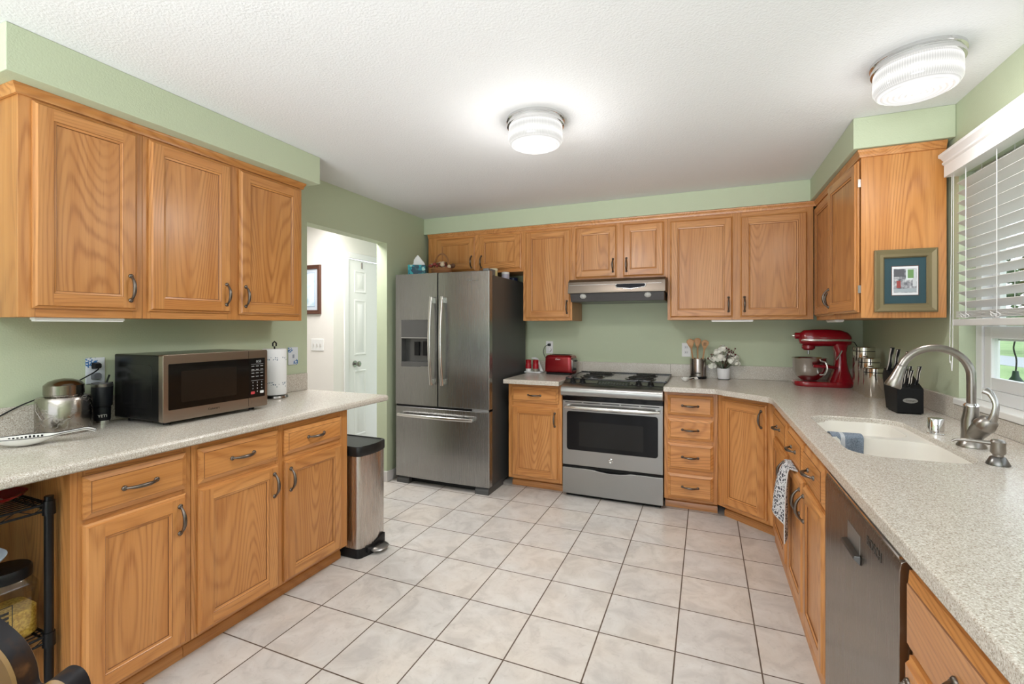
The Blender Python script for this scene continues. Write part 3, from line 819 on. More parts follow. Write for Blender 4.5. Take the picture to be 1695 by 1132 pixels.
DRY = [mat('dried_red', (0.25, 0.04, 0.03), 0.7), mat('dried_cream', (0.62, 0.50, 0.36), 0.7), mat('dried_brown', (0.12, 0.05, 0.025), 0.7)]
b = M()
for i in range(38):
    a = random.uniform(0, 2 * PI); r_ = random.uniform(0.01, 0.095)
    b.ball((r_ * math.cos(a), 0.6 * r_ * math.sin(a), 0.085 + random.uniform(-0.01, 0.045) - r_ * 0.25), random.uniform(0.010, 0.019), 7, i % 3, rz=random.uniform(0.010, 0.018))
obj('dried_flowers', b, DRY, bk, smooth=60)
t = thing('storage_jar', 'yellow-lidded squat jar on the right edge of the fridge top', 'jar', (-1.735, 3.74, 1.7965))
obj('jar_body', M().lathe([(0.036, 0), (0.038, 0.004), (0.038, 0.06)], n=20), mat('pale_yellow', (0.72, 0.62, 0.30), 0.4), t)
obj('lid', M().lathe([(0.040, 0.06), (0.040, 0.078), (0.036, 0.082)], n=20), mat('cream_lid', (0.78, 0.74, 0.55), 0.4), t)
t = thing('spice_tin', 'small white and violet tin on the right edge of the fridge top', 'tin', (-1.70, 3.93, 1.7965))
obj('tin_body', M().lathe([(0.036, 0), (0.036, 0.05)], n=20), mat('lavender_label', (0.52, 0.50, 0.62), 0.4), t)
obj('lid', M().lathe([(0.037, 0.05), (0.037, 0.066), (0.034, 0.07)], n=20), PLASTIC_W, t)
t = thing('blue_tin', 'dark blue tin at the back of the fridge top', 'tin', (-1.72, 4.16, 1.7965))
obj('tin_body', M().lathe([(0.045, 0), (0.045, 0.035), (0.04, 0.04)], n=20), mat('dark_blue', (0.015, 0.03, 0.10), 0.4), t)

# ------------------------------------------------------------------ range and hood
rg = thing('range', 'stainless slide-in electric coil range with black oven window', 'range', (-0.6825, BYF - 0.012, 0))
HW = 0.3885
obj('body', M().box(-HW + 0.004, HW - 0.004, 0.03, 0.655, 0.03, 0.915), BLACKM, rg)
dr = M()
top = [(-HW, 0.236)]
for i in range(13):
    x = -0.16 + 0.32 * i / 12; top.append((x, 0.236 - 0.016 * math.sin(PI * i / 12)))
top += [(HW, 0.236), (HW, 0.028), (-HW, 0.028)]
dr.prism(top, 'y', 0, 0.028)
obj('storage_drawer', dr, STEEL, rg, bevel=0.003)
od = obj('oven_door', M().box(-HW, HW, 0.0, 0.028, 0.258, 0.775), STEEL, rg, bevel=0.004)
def plate(x0, x1, z0, z1, r, ya, yb):
    return M().prism(rrect(x0, x1, z0, z1, r, 5), 'y', ya, yb)
obj('oven_window', plate(-0.352, 0.352, 0.380, 0.690, 0.022, -0.0035, 0.006), BLACKG, od)
obj('inner_pane', plate(-0.252, 0.245, 0.415, 0.610, 0.008, -0.0045, -0.0030), mat('oven_glass_inner', (0.016, 0.0155, 0.015), 0.12, Specular_IOR_Level=0.2), od)
hp = [(-0.365 + 0.73 * i / 20, -0.032 - 0.020 * math.sin(PI * i / 20) ** 0.6, 0.727) for i in range(21)]
h = M().tube(hp, [0.017 if 1 < i < 19 else 0.012 for i in range(21)], 12, up=(0, 0, 1))
for s in (-1, 1): h.tube([(s * 0.345, -0.036, 0.727), (s * 0.345, 0.0, 0.727)], 0.014, 12)
obj('handle', h, HND, od, smooth=60)
vm = M()
for i in range(5):
    x = -0.365 + i * 0.148; vm.box(x, x + 0.135, -0.001, 0.004, 0.758, 0.764)
obj('vent_slots', vm, BLACKM, od)
eb = obj('emblem', M().lathe([(0.0, 0.006), (0.010, 0.006), (0.013, 0.003), (0.016, 0.006), (0.018, 0.005), (0.0195, 0.0)], n=28, tf=Matrix.Translation((0.0, 0.0, 0.322)) @ Matrix.Rotation(PI / 2, 4, 'X')), CHROME, od)
text('monogram', 'GE', 0.016, BLACKM, eb, (0, -0.0068, 0.322), (PI / 2, 0, 0), shear=0.25)
obj('door_gap', M().box(-HW + 0.003, HW - 0.003, 0.012, 0.03, 0.236, 0.262), BLACKM, rg)
obj('trim_band', M().box(-HW + 0.002, HW - 0.002, 0.004, 0.03, 0.772, 0.815), BLACKG, rg)
# control console: rounded stainless front, sloped top
cp = [(0.02, 0.812), (-0.030, 0.812), (-0.048, 0.822), (-0.055, 0.845), (-0.050, 0.872), (-0.036, 0.890), (0.0, 0.902), (0.11, 0.936), (0.14, 0.938), (0.14, 0.90), (0.03, 0.83)]
con = obj('control_console', M().prism(cp, 'x', -HW - 0.002, HW + 0.002), STEEL, rg, bevel=0.003, smooth=50)
sl = math.atan2(0.034, 0.11)
def on_slope(x, d): return Matrix.Translation((x, d, 0.902 + d * 0.309)) @ Matrix.Rotation(sl, 4, 'X')
obj('display', M().box(-0.115, 0.135, -0.034, 0.034, 0.0, 0.003, tf=on_slope(0, 0.052)), mat('display_black', (0.02, 0.022, 0.02), 0.15), con)
bt = M()
for i in range(10):
    for j in range(2): bt.box(-0.103 + i * 0.023, -0.088 + i * 0.023, -0.022 + j * 0.024, -0.010 + j * 0.024, 0.003, 0.0036, tf=on_slope(0, 0.052))
obj('button_row', bt, mat('button_grey', (0.10, 0.11, 0.10), 0.4), con)
for x in (-0.315, -0.235, 0.205, 0.295):
    tf = on_slope(x, 0.050)
    kb = M().lathe([(0.026, 0.0), (0.026, 0.004), (0.021, 0.008), (0.019, 0.026), (0.016, 0.029), (0.0, 0.029)], n=24, tf=tf)
    kb.box(-0.005, 0.005, -0.021, 0.021, 0.026, 0.036, tf=tf)
    obj('knob', kb, BLACK, con, bevel=0.001)
obj('indicator_light', M().lathe([(0.006, 0.0), (0.006, 0.002), (0, 0.003)], n=12, tf=on_slope(0.155, 0.05)), BLACK, con)
ct = M().box(-HW - 0.006, HW + 0.018, 0.11, 0.655, 0.934, 0.942)
ct.box(-HW - 0.006, HW + 0.018, 0.637, 0.655, 0.942, 0.952).box(HW + 0.004, HW + 0.018, 0.11, 0.655, 0.942, 0.949).box(-HW - 0.006, -HW + 0.006, 0.11, 0.655, 0.942, 0.949)
ck = obj('cooktop', ct, mat('cooktop_dark_rim', (0.05, 0.05, 0.05), 0.25, 0.6), rg, bevel=0.002)
obj('cooktop_surface', M().box(-HW + 0.006, HW + 0.004, 0.115, 0.637, 0.942, 0.9435), mat('cooktop_grey', (0.20, 0.195, 0.19), 0.18, 0.7), ck)
for x, y, r in ((-0.195, 0.235, 0.085), (-0.185, 0.49, 0.105), (0.195, 0.235, 0.105), (0.205, 0.49, 0.085)):
    bu = thing('tmp', '', '') if False else None
    pan = obj('burner', M().lathe([(r + 0.018, 0.9435), (r + 0.016, 0.949), (r + 0.006, 0.947), (0.02, 0.9445), (0.0, 0.9445)], cx=x, cy=y, n=36), mat('burner_pan', (0.05, 0.05, 0.05), 0.25, 0.5), ck, smooth=40)
    sp = [((0.018 + (r - 0.018) * i / 90) * math.cos(i * 0.29) + x, (0.018 + (r - 0.018) * i / 90) * math.sin(i * 0.29) + y, 0.9545) for i in range(91)]
    obj('coil', M().tube(sp, 0.0048, 6, up=(0, 0, 1)), mat('coil_black', (0.02, 0.02, 0.02), 0.5), pan, smooth=60)
obj('leg_skirt', M().box(-HW + 0.02, HW - 0.02, 0.04, 0.06, 0.0, 0.03), BLACKM, rg)

hd = thing('range_hood', 'brushed steel under-cabinet range hood over the range', 'range hood', (-0.6825, 3.80, 1.572))
HH = 0.392
prof = [(0.0, 0.078), (0.018, 0.192), (0.525, 0.192), (0.525, 0.0), (0.055, 0.0), (0.05, 0.066)]
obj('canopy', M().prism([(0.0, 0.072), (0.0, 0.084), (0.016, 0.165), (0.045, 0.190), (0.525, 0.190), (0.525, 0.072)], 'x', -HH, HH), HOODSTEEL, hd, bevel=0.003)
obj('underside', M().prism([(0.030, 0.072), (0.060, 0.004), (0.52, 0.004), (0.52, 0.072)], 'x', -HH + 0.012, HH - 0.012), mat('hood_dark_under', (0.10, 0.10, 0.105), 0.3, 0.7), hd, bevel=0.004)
tf = Matrix.Translation((0, 0.0005, 0.084)) @ Matrix.Rotation(-math.atan2(0.016, 0.081), 4, 'X')
obj('trim_lip', M().box(-HH + 0.01, HH - 0.03, -0.002, 0.004, 0.055, 0.058, tf=tf), CHROME, hd)
obj('control_panel', M().prism([(0.010, 0.058)] + [(0.225, 0.048), (0.232, 0.040), (0.225, 0.024), (0.17, 0.016), (0.118, 0.0135), (0.066, 0.016), (0.010, 0.024), (0.003, 0.040)][0:0] + [(0.240, 0.058), (0.248, 0.044), (0.240, 0.026), (0.125, 0.010), (0.010, 0.026), (0.002, 0.044)], 'y', -0.008, 0.004, tf=tf), CHROME, hd, bevel=0.002)
obj('control_pad', M().prism([(0.016, 0.053), (0.234, 0.053), (0.240, 0.043), (0.233, 0.030), (0.125, 0.017), (0.017, 0.030), (0.010, 0.043)], 'y', -0.0095, 0.0, tf=tf), mat('hood_button_dark', (0.008, 0.009, 0.014), 0.5, Specular_IOR_Level=0.2), hd)
for x in (-0.27, 0.255):
    obj('lamp_lens', M().ball((x, 0.075, 0.055), 0.040, 16, ry=0.05, rz=0.032), mat('hood_lens', (0.55, 0.55, 0.53), 0.25), hd, smooth=60)

# ------------------------------------------------------------------ dishwasher
dw = thing('dishwasher', 'stainless dishwasher under the right worktop, between the oak cabinets', 'dishwasher', (0.386, 1.59, 0), -PI / 2)
obj('tub', M().box(-0.325, 0.325, 0.03, 0.60, 0.02, 0.875), BLACKM, dw)
dd = obj('door_panel', M().prism([(0.028, 0.105), (0.0, 0.105), (0.0, 0.835), (0.004, 0.856), (0.016, 0.864), (0.028, 0.864)], 'x', -0.338, 0.335), steel('dishwasher_steel', (0.30, 0.27, 0.245), 0.26, 2), dw, bevel=0.002)
obj('top_edge', M().box(-0.338, 0.335, 0.001, 0.03, 0.8645, 0.8705), CHROME, dd)
hp = obj('handle_pocket', M().prism([(-0.055, 0.800), (0.060, 0.800), (0.060, 0.745), (-0.055, 0.745)], 'y', -0.0012, 0.003), mat('pocket_grey', (0.30, 0.285, 0.27), 0.35, 0.8), dd)
hm = M().loft([[(-0.062, -0.001, 0.722), (0.072, -0.001, 0.722), (0.072, -0.001, 0.748), (-0.062, -0.001, 0.748)], [(-0.056, -0.018, 0.738), (0.066, -0.018, 0.738), (0.068, -0.016, 0.746), (-0.058, -0.016, 0.746)]])
obj('handle', hm, mat('pull_dark_steel', (0.12, 0.12, 0.12), 0.3, 0.9), dd, bevel=0.002)
text('wordmark', 'BOSCH', 0.034, mat('wordmark_dark', (0.04, 0.035, 0.03), 0.4), dd, (0.175, -0.0012, 0.815), (PI / 2, 0, 0))
obj('toe_panel', M().box(-0.335, 0.335, 0.04, 0.055, 0.0, 0.10), BLACKM, dw)
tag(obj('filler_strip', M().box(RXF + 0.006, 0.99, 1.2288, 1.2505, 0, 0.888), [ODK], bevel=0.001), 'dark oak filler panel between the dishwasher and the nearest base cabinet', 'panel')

# ------------------------------------------------------------------ step bin
bn = thing('step_bin', 'stainless steel step bin with black lid under the end of the left worktop', 'trash can', (-2.05, 2.30, 0))
def dshape(s=0.0, bow=0.018):
    """rounded box with a bowed front (+x)"""
    x0, x1, y0, y1, r = -0.21 + s, 0.175 - s, -0.122 + s, 0.122 - s, 0.03
    base = rrect(x0, x1, y0, y1, r, 6)
    return [(x + (bow * (1 - (y / y1) ** 2) if x > x1 - r - 0.001 else 0), y) for x, y in base[:]]
def dfront(s):
    P = []
    x0, x1, y0, y1, r = -0.21 + s, 0.175 - s, -0.122 + s, 0.122 - s, 0.032
    n = 10
    for i in range(5):
        a = -PI / 2 + PI / 2 * i / 4; P.append((x1 - r + r * math.cos(a), y0 + r + r * math.sin(a)))
    for i in range(1, n):
        y = y0 + r + (y1 - y0 - 2 * r) * i / n; P.append((x1 + 0.016 * (1 - (2 * i / n - 1) ** 2), y))
    for i in range(5):
        a = PI / 2 * i / 4; P.append((x1 - r + r * math.cos(a), y1 - r + r * math.sin(a)))
    P += [(x0 + 0.01, y1), (x0, y1 - 0.01), (x0, y0 + 0.01), (x0 + 0.01, y0)]
    return P
obj('body', M().prism(dfront(0.0), 'z', 0.055, 0.600), steel('bin_steel', (0.56, 0.515, 0.475), 0.27, 2), bn, smooth=40)
obj('lid', M().loft([[(x, y, z) for x, y in dfront(s)] for s, z in ((-0.002, 0.600), (-0.004, 0.606), (-0.004, 0.650), (0.0, 0.658))] + [[(x, y, 0.658) for x, y in dfront(0.008)], [(x, y, 0.653) for x, y in dfront(0.012)]]), mat('bin_lid_black', (0.014, 0.014, 0.014), 0.35, Specular_IOR_Level=0.3), bn, smooth=35)
obj('base', M().prism(dfront(-0.004), 'z', 0.0, 0.055), BLACK, bn, bevel=0.003)
obj('step_bracket', M().prism([(-0.075, 0.02), (0.085, 0.02), (0.085, 0.085), (0.055, 0.085), (-0.04, 0.058), (-0.075, 0.058)], 'x', 0.165, 0.198), BLACK, bn, bevel=0.004)
obj('pedal', M().lathe([(0.0, 0.018), (0.062, 0.020), (0.066, 0.026), (0.055, 0.036), (0.0, 0.041)], cx=0.205, cy=0.015, n=28, sx=0.85), STEEL, bn, smooth=50)

# ------------------------------------------------------------------ left worktop things
ZL = 0.9265
# microwave
mw = thing('microwave', 'black microwave oven with a bronze steel front on the left worktop', 'microwave', (-2.19, 1.293, ZL), PI / 2)
MW, MH, MD = 0.525, 0.288, 0.365
obj('casing', M().box(0.003, MW - 0.003, 0.03, MD, 0.020, MH + 0.026), mat('microwave_black', (0.008, 0.008, 0.008), 0.22, Specular_IOR_Level=0.3), mw, bevel=0.006)
obj('side_panel', M().prism(rrect(0.085, 0.30, 0.075, 0.27, 0.02), 'x', 0.0015, 0.004), mat('microwave_black_side', (0.010, 0.010, 0.010), 0.18, Specular_IOR_Level=0.3), mw, bevel=0.002)
fp = obj('front_frame', M().prism(rrect(0, MW, 0.018, MH + 0.028, 0.008), 'y', 0.0, 0.032), BRONZESTEEL, mw, bevel=0.002)
obj('window', M().prism(rrect(0.022, 0.415, 0.070, 0.275, 0.004), 'y', -0.0015, 0.004), mat('microwave_glass', (0.007, 0.006, 0.005), 0.07, Specular_IOR_Level=0.25), fp)
obj('inner_screen', M().prism(rrect(0.075, 0.345, 0.098, 0.240, 0.006), 'y', -0.0022, 0.0), mat('microwave_screen', (0.016, 0.012, 0.009), 0.12, Specular_IOR_Level=0.25), fp)
cpn = obj('control_panel', M().prism(rrect(0.414, 0.508, 0.070, 0.275, 0.004), 'y', -0.0018, 0.004), mat('panel_black', (0.007, 0.007, 0.007), 0.15, Specular_IOR_Level=0.25), fp)
WH = mat('print_white', (0.75, 0.75, 0.75), 0.5)
kp = M()
for r_ in range(4):
    for c_ in range(3):
        kp.box(0.428 + c_ * 0.026, 0.444 + c_ * 0.026, -0.0024, -0.001, 0.232 - r_ * 0.018, 0.235 - r_ * 0.018)
for z in (0.243, 0.209, 0.158): kp.box(0.426, 0.498, -0.0024, -0.001, z, z + 0.0012)
obj('key_labels', kp, mat('key_print', (0.42, 0.42, 0.42), 0.5), cpn)
n_ = 1
for r_ in range(3):
    for c_ in range(3):
        text('digit', str(n_), 0.0095, WH, cpn, (0.436 + c_ * 0.026, -0.0022, 0.148 - r_ * 0.016), (PI / 2, 0, 0)); n_ += 1
text('digit', '0', 0.0095, WH, cpn, (0.462, -0.0022, 0.100), (PI / 2, 0, 0))
text('clock', '0:53', 0.017, mat('clock_grey', (0.45, 0.47, 0.47), 0.5), cpn, (0.470, -0.0022, 0.257), (PI / 2, 0, 0))
obj('stop_button', M().prism(rrect(0.424, 0.447, 0.088, 0.102, 0.004), 'y', -0.0026, 0.0), mat('stop_red', (0.55, 0.06, 0.07), 0.4), cpn)
obj('start_button', M().prism(rrect(0.478, 0.500, 0.088, 0.102, 0.004), 'y', -0.0026, 0.0), WH, cpn)
obj('door_button', M().prism(rrect(0.426, 0.500, 0.036, 0.060, 0.004), 'y', -0.0012, 0.004), BRONZESTEEL, fp, bevel=0.0008)
obj('door_seam', M().box(0.4125, 0.4140, -0.0004, 0.004, 0.028, MH + 0.026), BLACKM, fp)
text('wordmark', 'Cuisinart', 0.014, BLACKM, fp, (0.228, -0.0005, 0.048), (PI / 2, 0, 0), sx=1.1)
for x in (0.05, MW - 0.05):
    for y in (0.06, MD - 0.05): obj('foot', M().lathe([(0.014, 0.0), (0.014, 0.020)], cx=x, cy=y, n=14), BLACK, mw)

# engraved tea canister
def engraved():
    m = mat('engraved_tin', (0.34, 0.31, 0.28), 0.22, 1.0); g = G(m)
    co = g.coord((1, 1, 1))
    w1 = g.n('TexWave', {'Vector': co, 'Scale': 16.0, 'Distortion': 18.0, 'Detail': 3.0, 'Detail Scale': 1.6}, wave_type='RINGS').outputs[1]
    n1 = g.n('TexNoise', {'Vector': co, 'Scale': 160.0, 'Detail': 2.0}).outputs[0]
    a = g.n('TexNoise', {'Vector': co, 'Scale': 14.0}).outputs[0]
    mask = g.math('MULTIPLY', g.math('SUBTRACT', a, 0.47, True), 12.0, True)
    e = g.math('MULTIPLY', g.math('GREATER_THAN', w1, 0.72), mask)
    g.link(g.math('ADD', g.math('MULTIPLY', e, 0.3), 0.20), g.p.inputs['Roughness'])
    g.bump(g.math('ADD', e, g.math('MULTIPLY', n1, 0.5)), 0.35, 0.0012)
    return m
ca = thing('tea_canister', 'engraved silver tea canister with a domed lid on the near end of the left worktop', 'canister', (-2.486, 1.082, ZL)); ca.scale = (1.09, 1.09, 1.05)
obj('canister_body', M().lathe([(0.080, 0.0), (0.0815, 0.003), (0.0815, 0.132), (0.076, 0.142), (0.056, 0.148), (0.056, 0.152)], n=56), engraved(), ca, smooth=40)
obj('lid', M().lathe([(0.057, 0.151), (0.059, 0.153), (0.059, 0.188), (0.054, 0.194), (0.045, 0.203), (0.025, 0.211), (0.0, 0.214)], n=48), mat('polished_tin', (0.27, 0.24, 0.21), 0.18, 1.0), ca, smooth=35)
obj('bail_handle', M().tube([(0.083 * math.cos(a + 0.6), 0.083 * math.sin(a + 0.6), 0.10 + 0.02 * math.cos(2 * a)) for a in [-1.2 + 2.4 * i / 20 for i in range(21)]][0:0] + [(0.0, -0.083, 0.125), (0.012, -0.088, 0.10), (0.035, -0.080, 0.065)], 0.0014, 6), DARKSTEEL, ca)

tu = thing('tumbler', 'black insulated tumbler with steel rim beside the microwave', 'tumbler', (-2.528, 1.236, ZL))
obj('cup', M().lathe([(0.0285, 0.0), (0.029, 0.018)], n=36), CHROME, tu)
obj('sleeve', M().lathe([(0.0295, 0.018), (0.031, 0.03), (0.0315, 0.08), (0.0365, 0.084), (0.0385, 0.168), (0.0375, 0.170)], n=40), mat('tumbler_black', (0.006, 0.007, 0.010), 0.45, Specular_IOR_Level=0.3), tu, smooth=35)
obj('rim', M().lathe([(0.0375, 0.169), (0.0385, 0.171), (0.0385, 0.182), (0.036, 0.184)], n=40), STEEL, tu)
obj('lid', M().lathe([(0.0375, 0.183), (0.0375, 0.189), (0.0, 0.189)], n=36), mat('clear_grey_lid', (0.10, 0.10, 0.11), 0.15), tu)
obj('straw', M().tube([(0.010, 0.012, 0.187), (0.016, 0.020, 0.222)], 0.004, 8), BLACK, tu)
lt = text('wordmark', 'YETI', 0.0165, mat('wordmark_steel', (0.62, 0.62, 0.62), 0.3, 0.6), tu, (0.0302, -0.0135, 0.040), (PI / 2, 0, math.radians(66)))
sr = thing('spoon_rest', 'white oval spoon rest with black rim lettering at the front of the left worktop', 'spoon rest', (-2.335, 0.900, ZL), math.radians(57))
def spoon(m, L0, L1, Wd, H):
    """spoon along x: bowl centre at 0, handle to +L1"""
    rings = []
    n = 22
    for i in range(n + 1):
        t_ = i / n; x = -L0 + (L0 + L1) * t_
        if x < L0 * 1.25: w = Wd * max(0.02, 1 - ((x + 0.0) / (L0 * 1.27)) ** 2) ** 0.5 if x < L0 * 0.95 else None
        else: w = None
        if w is None: w = 0.0165 + 0.014 * max(0, 1 - (x - L0 * 0.9) / (L0 * 0.6)) + 0.004 * (x / L1)
        zt = 0.032 + (0.018 * ((x - L0) / (L1 - L0)) ** 1.0 if x > L0 else 0.0) - (0.016 * ((x - L1 * 0.8) / (L1 * 0.2)) ** 2 if x > L1 * 0.8 else 0)
        dep = 0.024 * max(0.0, 1 - (x / (L0 * 1.1)) ** 2) if abs(x) < L0 * 1.1 else 0.0
        th = 0.006 + dep
        prof = [(-w, zt), (-w * 0.9, zt - 0.002 - dep * 0.25), (-w * 0.5, zt - 0.002 - dep * 0.8), (0, zt - 0.003 - dep), (w * 0.5, zt - 0.002 - dep * 0.8), (w * 0.9, zt - 0.002 - dep * 0.25), (w, zt),
                (w * 0.85, zt - 0.005 - dep * 0.55), (w * 0.45, zt - 0.006 - dep), (0, zt - 0.006 - dep), (-w * 0.45, zt - 0.006 - dep), (-w * 0.85, zt - 0.005 - dep * 0.55)]
        rings.append([(x, a, b) for a, b in prof])
    m.loft(rings); return rings
m = M(); rg_ = spoon(m, 0.078, 0.20, 0.050, 0)
CER = mat('white_ceramic', (0.84, 0.83, 0.80), 0.15)
obj('dish', m, CER, sr, smooth=50)
obj('rim_line', M().tube([(r[0][0], r[0][1], r[0][2] + 0.0006) for r in rg_] + [(r[6][0], r[6][1], r[6][2] + 0.0006) for r in rg_[::-1]], 0.0012, 5, closed=True), BLACK, sr)
dc = M()
for i in range(9):
    dc.box(-0.05 + i * 0.011, -0.044 + i * 0.011, 0.034, 0.035, 0.022, 0.023 + random.uniform(0.003, 0.008))
obj('motif', dc, BLACKM, sr)
# paper towels
def towel_mat():
    m = mat('paper_towel', (0.84, 0.85, 0.87), 0.9); g = G(m)
    tc = g.n('TexCoord').outputs['Object']; s = g.n('SeparateXYZ', {0: tc})
    a = g.math('ARCTAN2', s.outputs[1], s.outputs[0])
    uv = g.n('CombineXYZ', {0: g.math('MULTIPLY', a, 0.068), 1: s.outputs[2], 2: 0.0}).outputs[0]
    v = g.n('TexVoronoi', {'Vector': uv, 'Scale': 85.0, 'Randomness': 0.55})
    spot = g.math('LESS_THAN', v.outputs[0], 0.34)
    z = s.outputs[2]
    b1 = g.math('LESS_THAN', g.math('ABSOLUTE', g.math('SUBTRACT', z, 0.085)), 0.017)
    b2 = g.math('LESS_THAN', g.math('ABSOLUTE', g.math('SUBTRACT', z, 0.245)), 0.013)
    f = g.math('MULTIPLY', spot, g.math('ADD', b1, b2, True))
    g.link(g.mix(f, (0.84, 0.85, 0.87), (0.16, 0.22, 0.30)), g.p.inputs['Base Color'])
    g.bump(g.n('TexNoise', {'Vector': uv, 'Scale': 120.0}).outputs[0], 0.2, 0.002)
    return m
pt = thing('paper_towel_holder', 'roll of white paper towels with blue dotted bands on a steel stand', 'paper towels', (-2.475, 2.105, ZL))
obj('base', M().lathe([(0.078, 0.0), (0.080, 0.004), (0.076, 0.016), (0.02, 0.019), (0.0, 0.019)], n=40), mat('holder_steel', (0.35, 0.33, 0.31), 0.22, 1.0), pt, smooth=40)
obj('towel_roll', M().lathe([(0.020, 0.022), (0.066, 0.022), (0.068, 0.026), (0.068, 0.300), (0.066, 0.303), (0.020, 0.303), (0.019, 0.295), (0.019, 0.03)], n=48), towel_mat(), pt, smooth=50)
obj('post', M().cyl((0, 0, 0.018), (0, 0, 0.318), 0.005, 10).tube([(0, -0.012, 0.318), (0, -0.013, 0.338), (0, 0, 0.348), (0, 0.013, 0.338), (0, 0.012, 0.318)], 0.0045, 8), BLACK, pt, smooth=60)

# outlet and switch covers
def deco_mat(name, cx, cy):
    m = mat(name, rough=0.3); g = G(m)
    tc = g.n('TexCoord').outputs['Object']
    v = g.n('TexVoronoi', {'Vector': tc, 'Scale': 170.0}).outputs[1]
    s = g.n('SeparateColor', {0: v}).outputs[0]
    d_ = None
    for y, z in zip(cx, cy):
        dd_ = g.n('VectorMath', {0: tc, 1: (0.0, y, z)}, operation='DISTANCE').outputs[1]
        k_ = g.math('LESS_THAN', dd_, 0.027)
        d_ = k_ if d_ is None else g.math('ADD', d_, k_, True)
    f = g.math('MULTIPLY', d_, g.math('GREATER_THAN', s, 0.45))
    g.link(g.mix(f, (0.66, 0.70, 0.76), (0.03, 0.15, 0.40)), g.p.inputs['Base Color']); return m
op = thing('outlet_plate', 'flower-painted outlet cover behind the tumbler with two plugs in it', 'outlet', (XL, 1.243, 1.165))
obj('cover', M().box(0.0005, 0.007, -0.037, 0.037, -0.06, 0.06), deco_mat('blue_flower_plate', (-0.018,), (0.040,)), op, bevel=0.003)
obj('plug', M().loft([[(0.007, a, b) for a, b in rrect(-0.016, 0.016, 0.008, 0.038, 0.006)], [(0.030, a, b) for a, b in rrect(-0.012, 0.012, 0.012, 0.034, 0.006)]]), BLACK, op)
obj('plug', M().loft([[(0.007, a, b) for a, b in rrect(-0.018, 0.018, -0.040, -0.010, 0.006)], [(0.026, a, b) for a, b in rrect(-0.014, 0.014, -0.037, -0.013, 0.006)]]), mat('grey_plug', (0.13, 0.14, 0.16), 0.4), op)
pts = [(-2.578, 1.245, 1.186), (-2.562, 1.235, 1.170), (-2.566, 1.19, 1.140), (-2.574, 1.14, 1.112), (-2.579, 1.06, 1.075), (-2.577, 0.98, 1.045), (-2.574, 0.90, 1.002), (-2.566, 0.82, 0.955), (-2.555, 0.74, 0.9325), (-2.53, 0.62, 0.9300)]
def smooth_path(P, n=6):
    P = [Vector(p) for p in P]; out = []
    for i in range(len(P) - 1):
        a = P[max(i - 1, 0)]; b = P[i]; c = P[i + 1]; d_ = P[min(i + 2, len(P) - 1)]
        for q in range(n):
            t_ = q / n
            out.append(0.5 * ((2 * b) + (c - a) * t_ + (2 * a - 5 * b + 4 * c - d_) * t_ ** 2 + (3 * b - a - 3 * c + d_) * t_ ** 3))
    out.append(P[-1]); return out
tag(obj('power_cord', M().tube(smooth_path(pts), 0.0028, 6), BLACK, smooth=60), 'black power cord trailing along the left wall behind the canister', 'cord')
sp2 = thing('switch_plate', 'flower-painted white cover plate on the left wall beside the doorway', 'cover plate', (XL, 2.355, 1.168))
obj('cover', M().box(0.0005, 0.007, -0.040, 0.040, -0.060, 0.060), deco_mat('blue_corner_plate', (-0.028, 0.028), (0.05, -0.05)), sp2, bevel=0.003)
obj('toggle', M().box(0.007, 0.012, -0.005, 0.005, -0.014, 0.010), mat('grey_toggle', (0.3, 0.32, 0.38), 0.4), sp2)
hs = thing('hall_switch', 'white double toggle switch plate on the hall wall', 'light switch', (-3.605, 3.575, 1.183))
obj('cover', M().box(-0.082, 0.082, -0.007, -0.0005, -0.060, 0.060), PLASTIC_W, hs, bevel=0.003)
for x in (-0.045, 0.0, 0.045): obj('toggle', M().box(x - 0.006, x + 0.006, -0.016, -0.006, -0.010, 0.014), mat('toggle_warm_grey', (0.6, 0.58, 0.56), 0.4), hs)  # toggles slightly greyer than the white plate

# hall picture
def watercolor(name, cols, scale):
    m = mat(name, rough=0.6); g = G(m)
    n1 = g.n('TexNoise', {'Vector': g.coord((1, 1, 1)), 'Scale': scale, 'Detail': 4.0}).outputs[0]
    g.link(g.ramp(n1, cols), g.p.inputs['Base Color']); return m
def frame(name, label, cat, W_, H_, fw, dep, fmat, parts, loc, rot):
    t = thing(name, label, cat, loc, rot)
    m = M()
    def R(i, y): return [(-W_ / 2 + i, y, -H_ / 2 + i), (W_ / 2 - i, y, -H_ / 2 + i), (W_ / 2 - i, y, H_ / 2 - i), (-W_ / 2 + i, y, H_ / 2 - i)]
    m.loft([R(0, -0.001), R(0, -dep * 0.8), R(fw * 0.15, -dep), R(fw * 0.55, -dep * 0.75), R(fw * 0.85, -dep * 0.8), R(fw, -dep * 0.45), R(fw, -0.001)], cap0=False, cap1=False)
    obj('frame', m, fmat, t, smooth=20)
    for nm, w_, h_, y, mt in parts:
        obj(nm, M().box(-w_ / 2, w_ / 2, -y, -0.001, -h_ / 2, h_ / 2), mt, t)
    return t
frame('framed_picture', 'brown framed watercolour on the white hall wall', 'picture', 0.42, 0.495, 0.042, 0.024, mat('walnut_frame', (0.085, 0.030, 0.016), 0.35),
      [('mat_board', 0.345, 0.42, 0.006, mat('pale_blue_mat', (0.60, 0.66, 0.76), 0.8)), ('inner_mat', 0.262, 0.345, 0.0075, mat('mat_line', (0.36, 0.46, 0.62), 0.8)),
       ('print', 0.25, 0.333, 0.009, watercolor('sea_watercolour', [(0.3, (0.30, 0.55, 0.70)), (0.48, (0.72, 0.80, 0.88)), (0.7, (0.75, 0.77, 0.84))], 9.0))], (-3.767, 3.575, 1.739), 0)

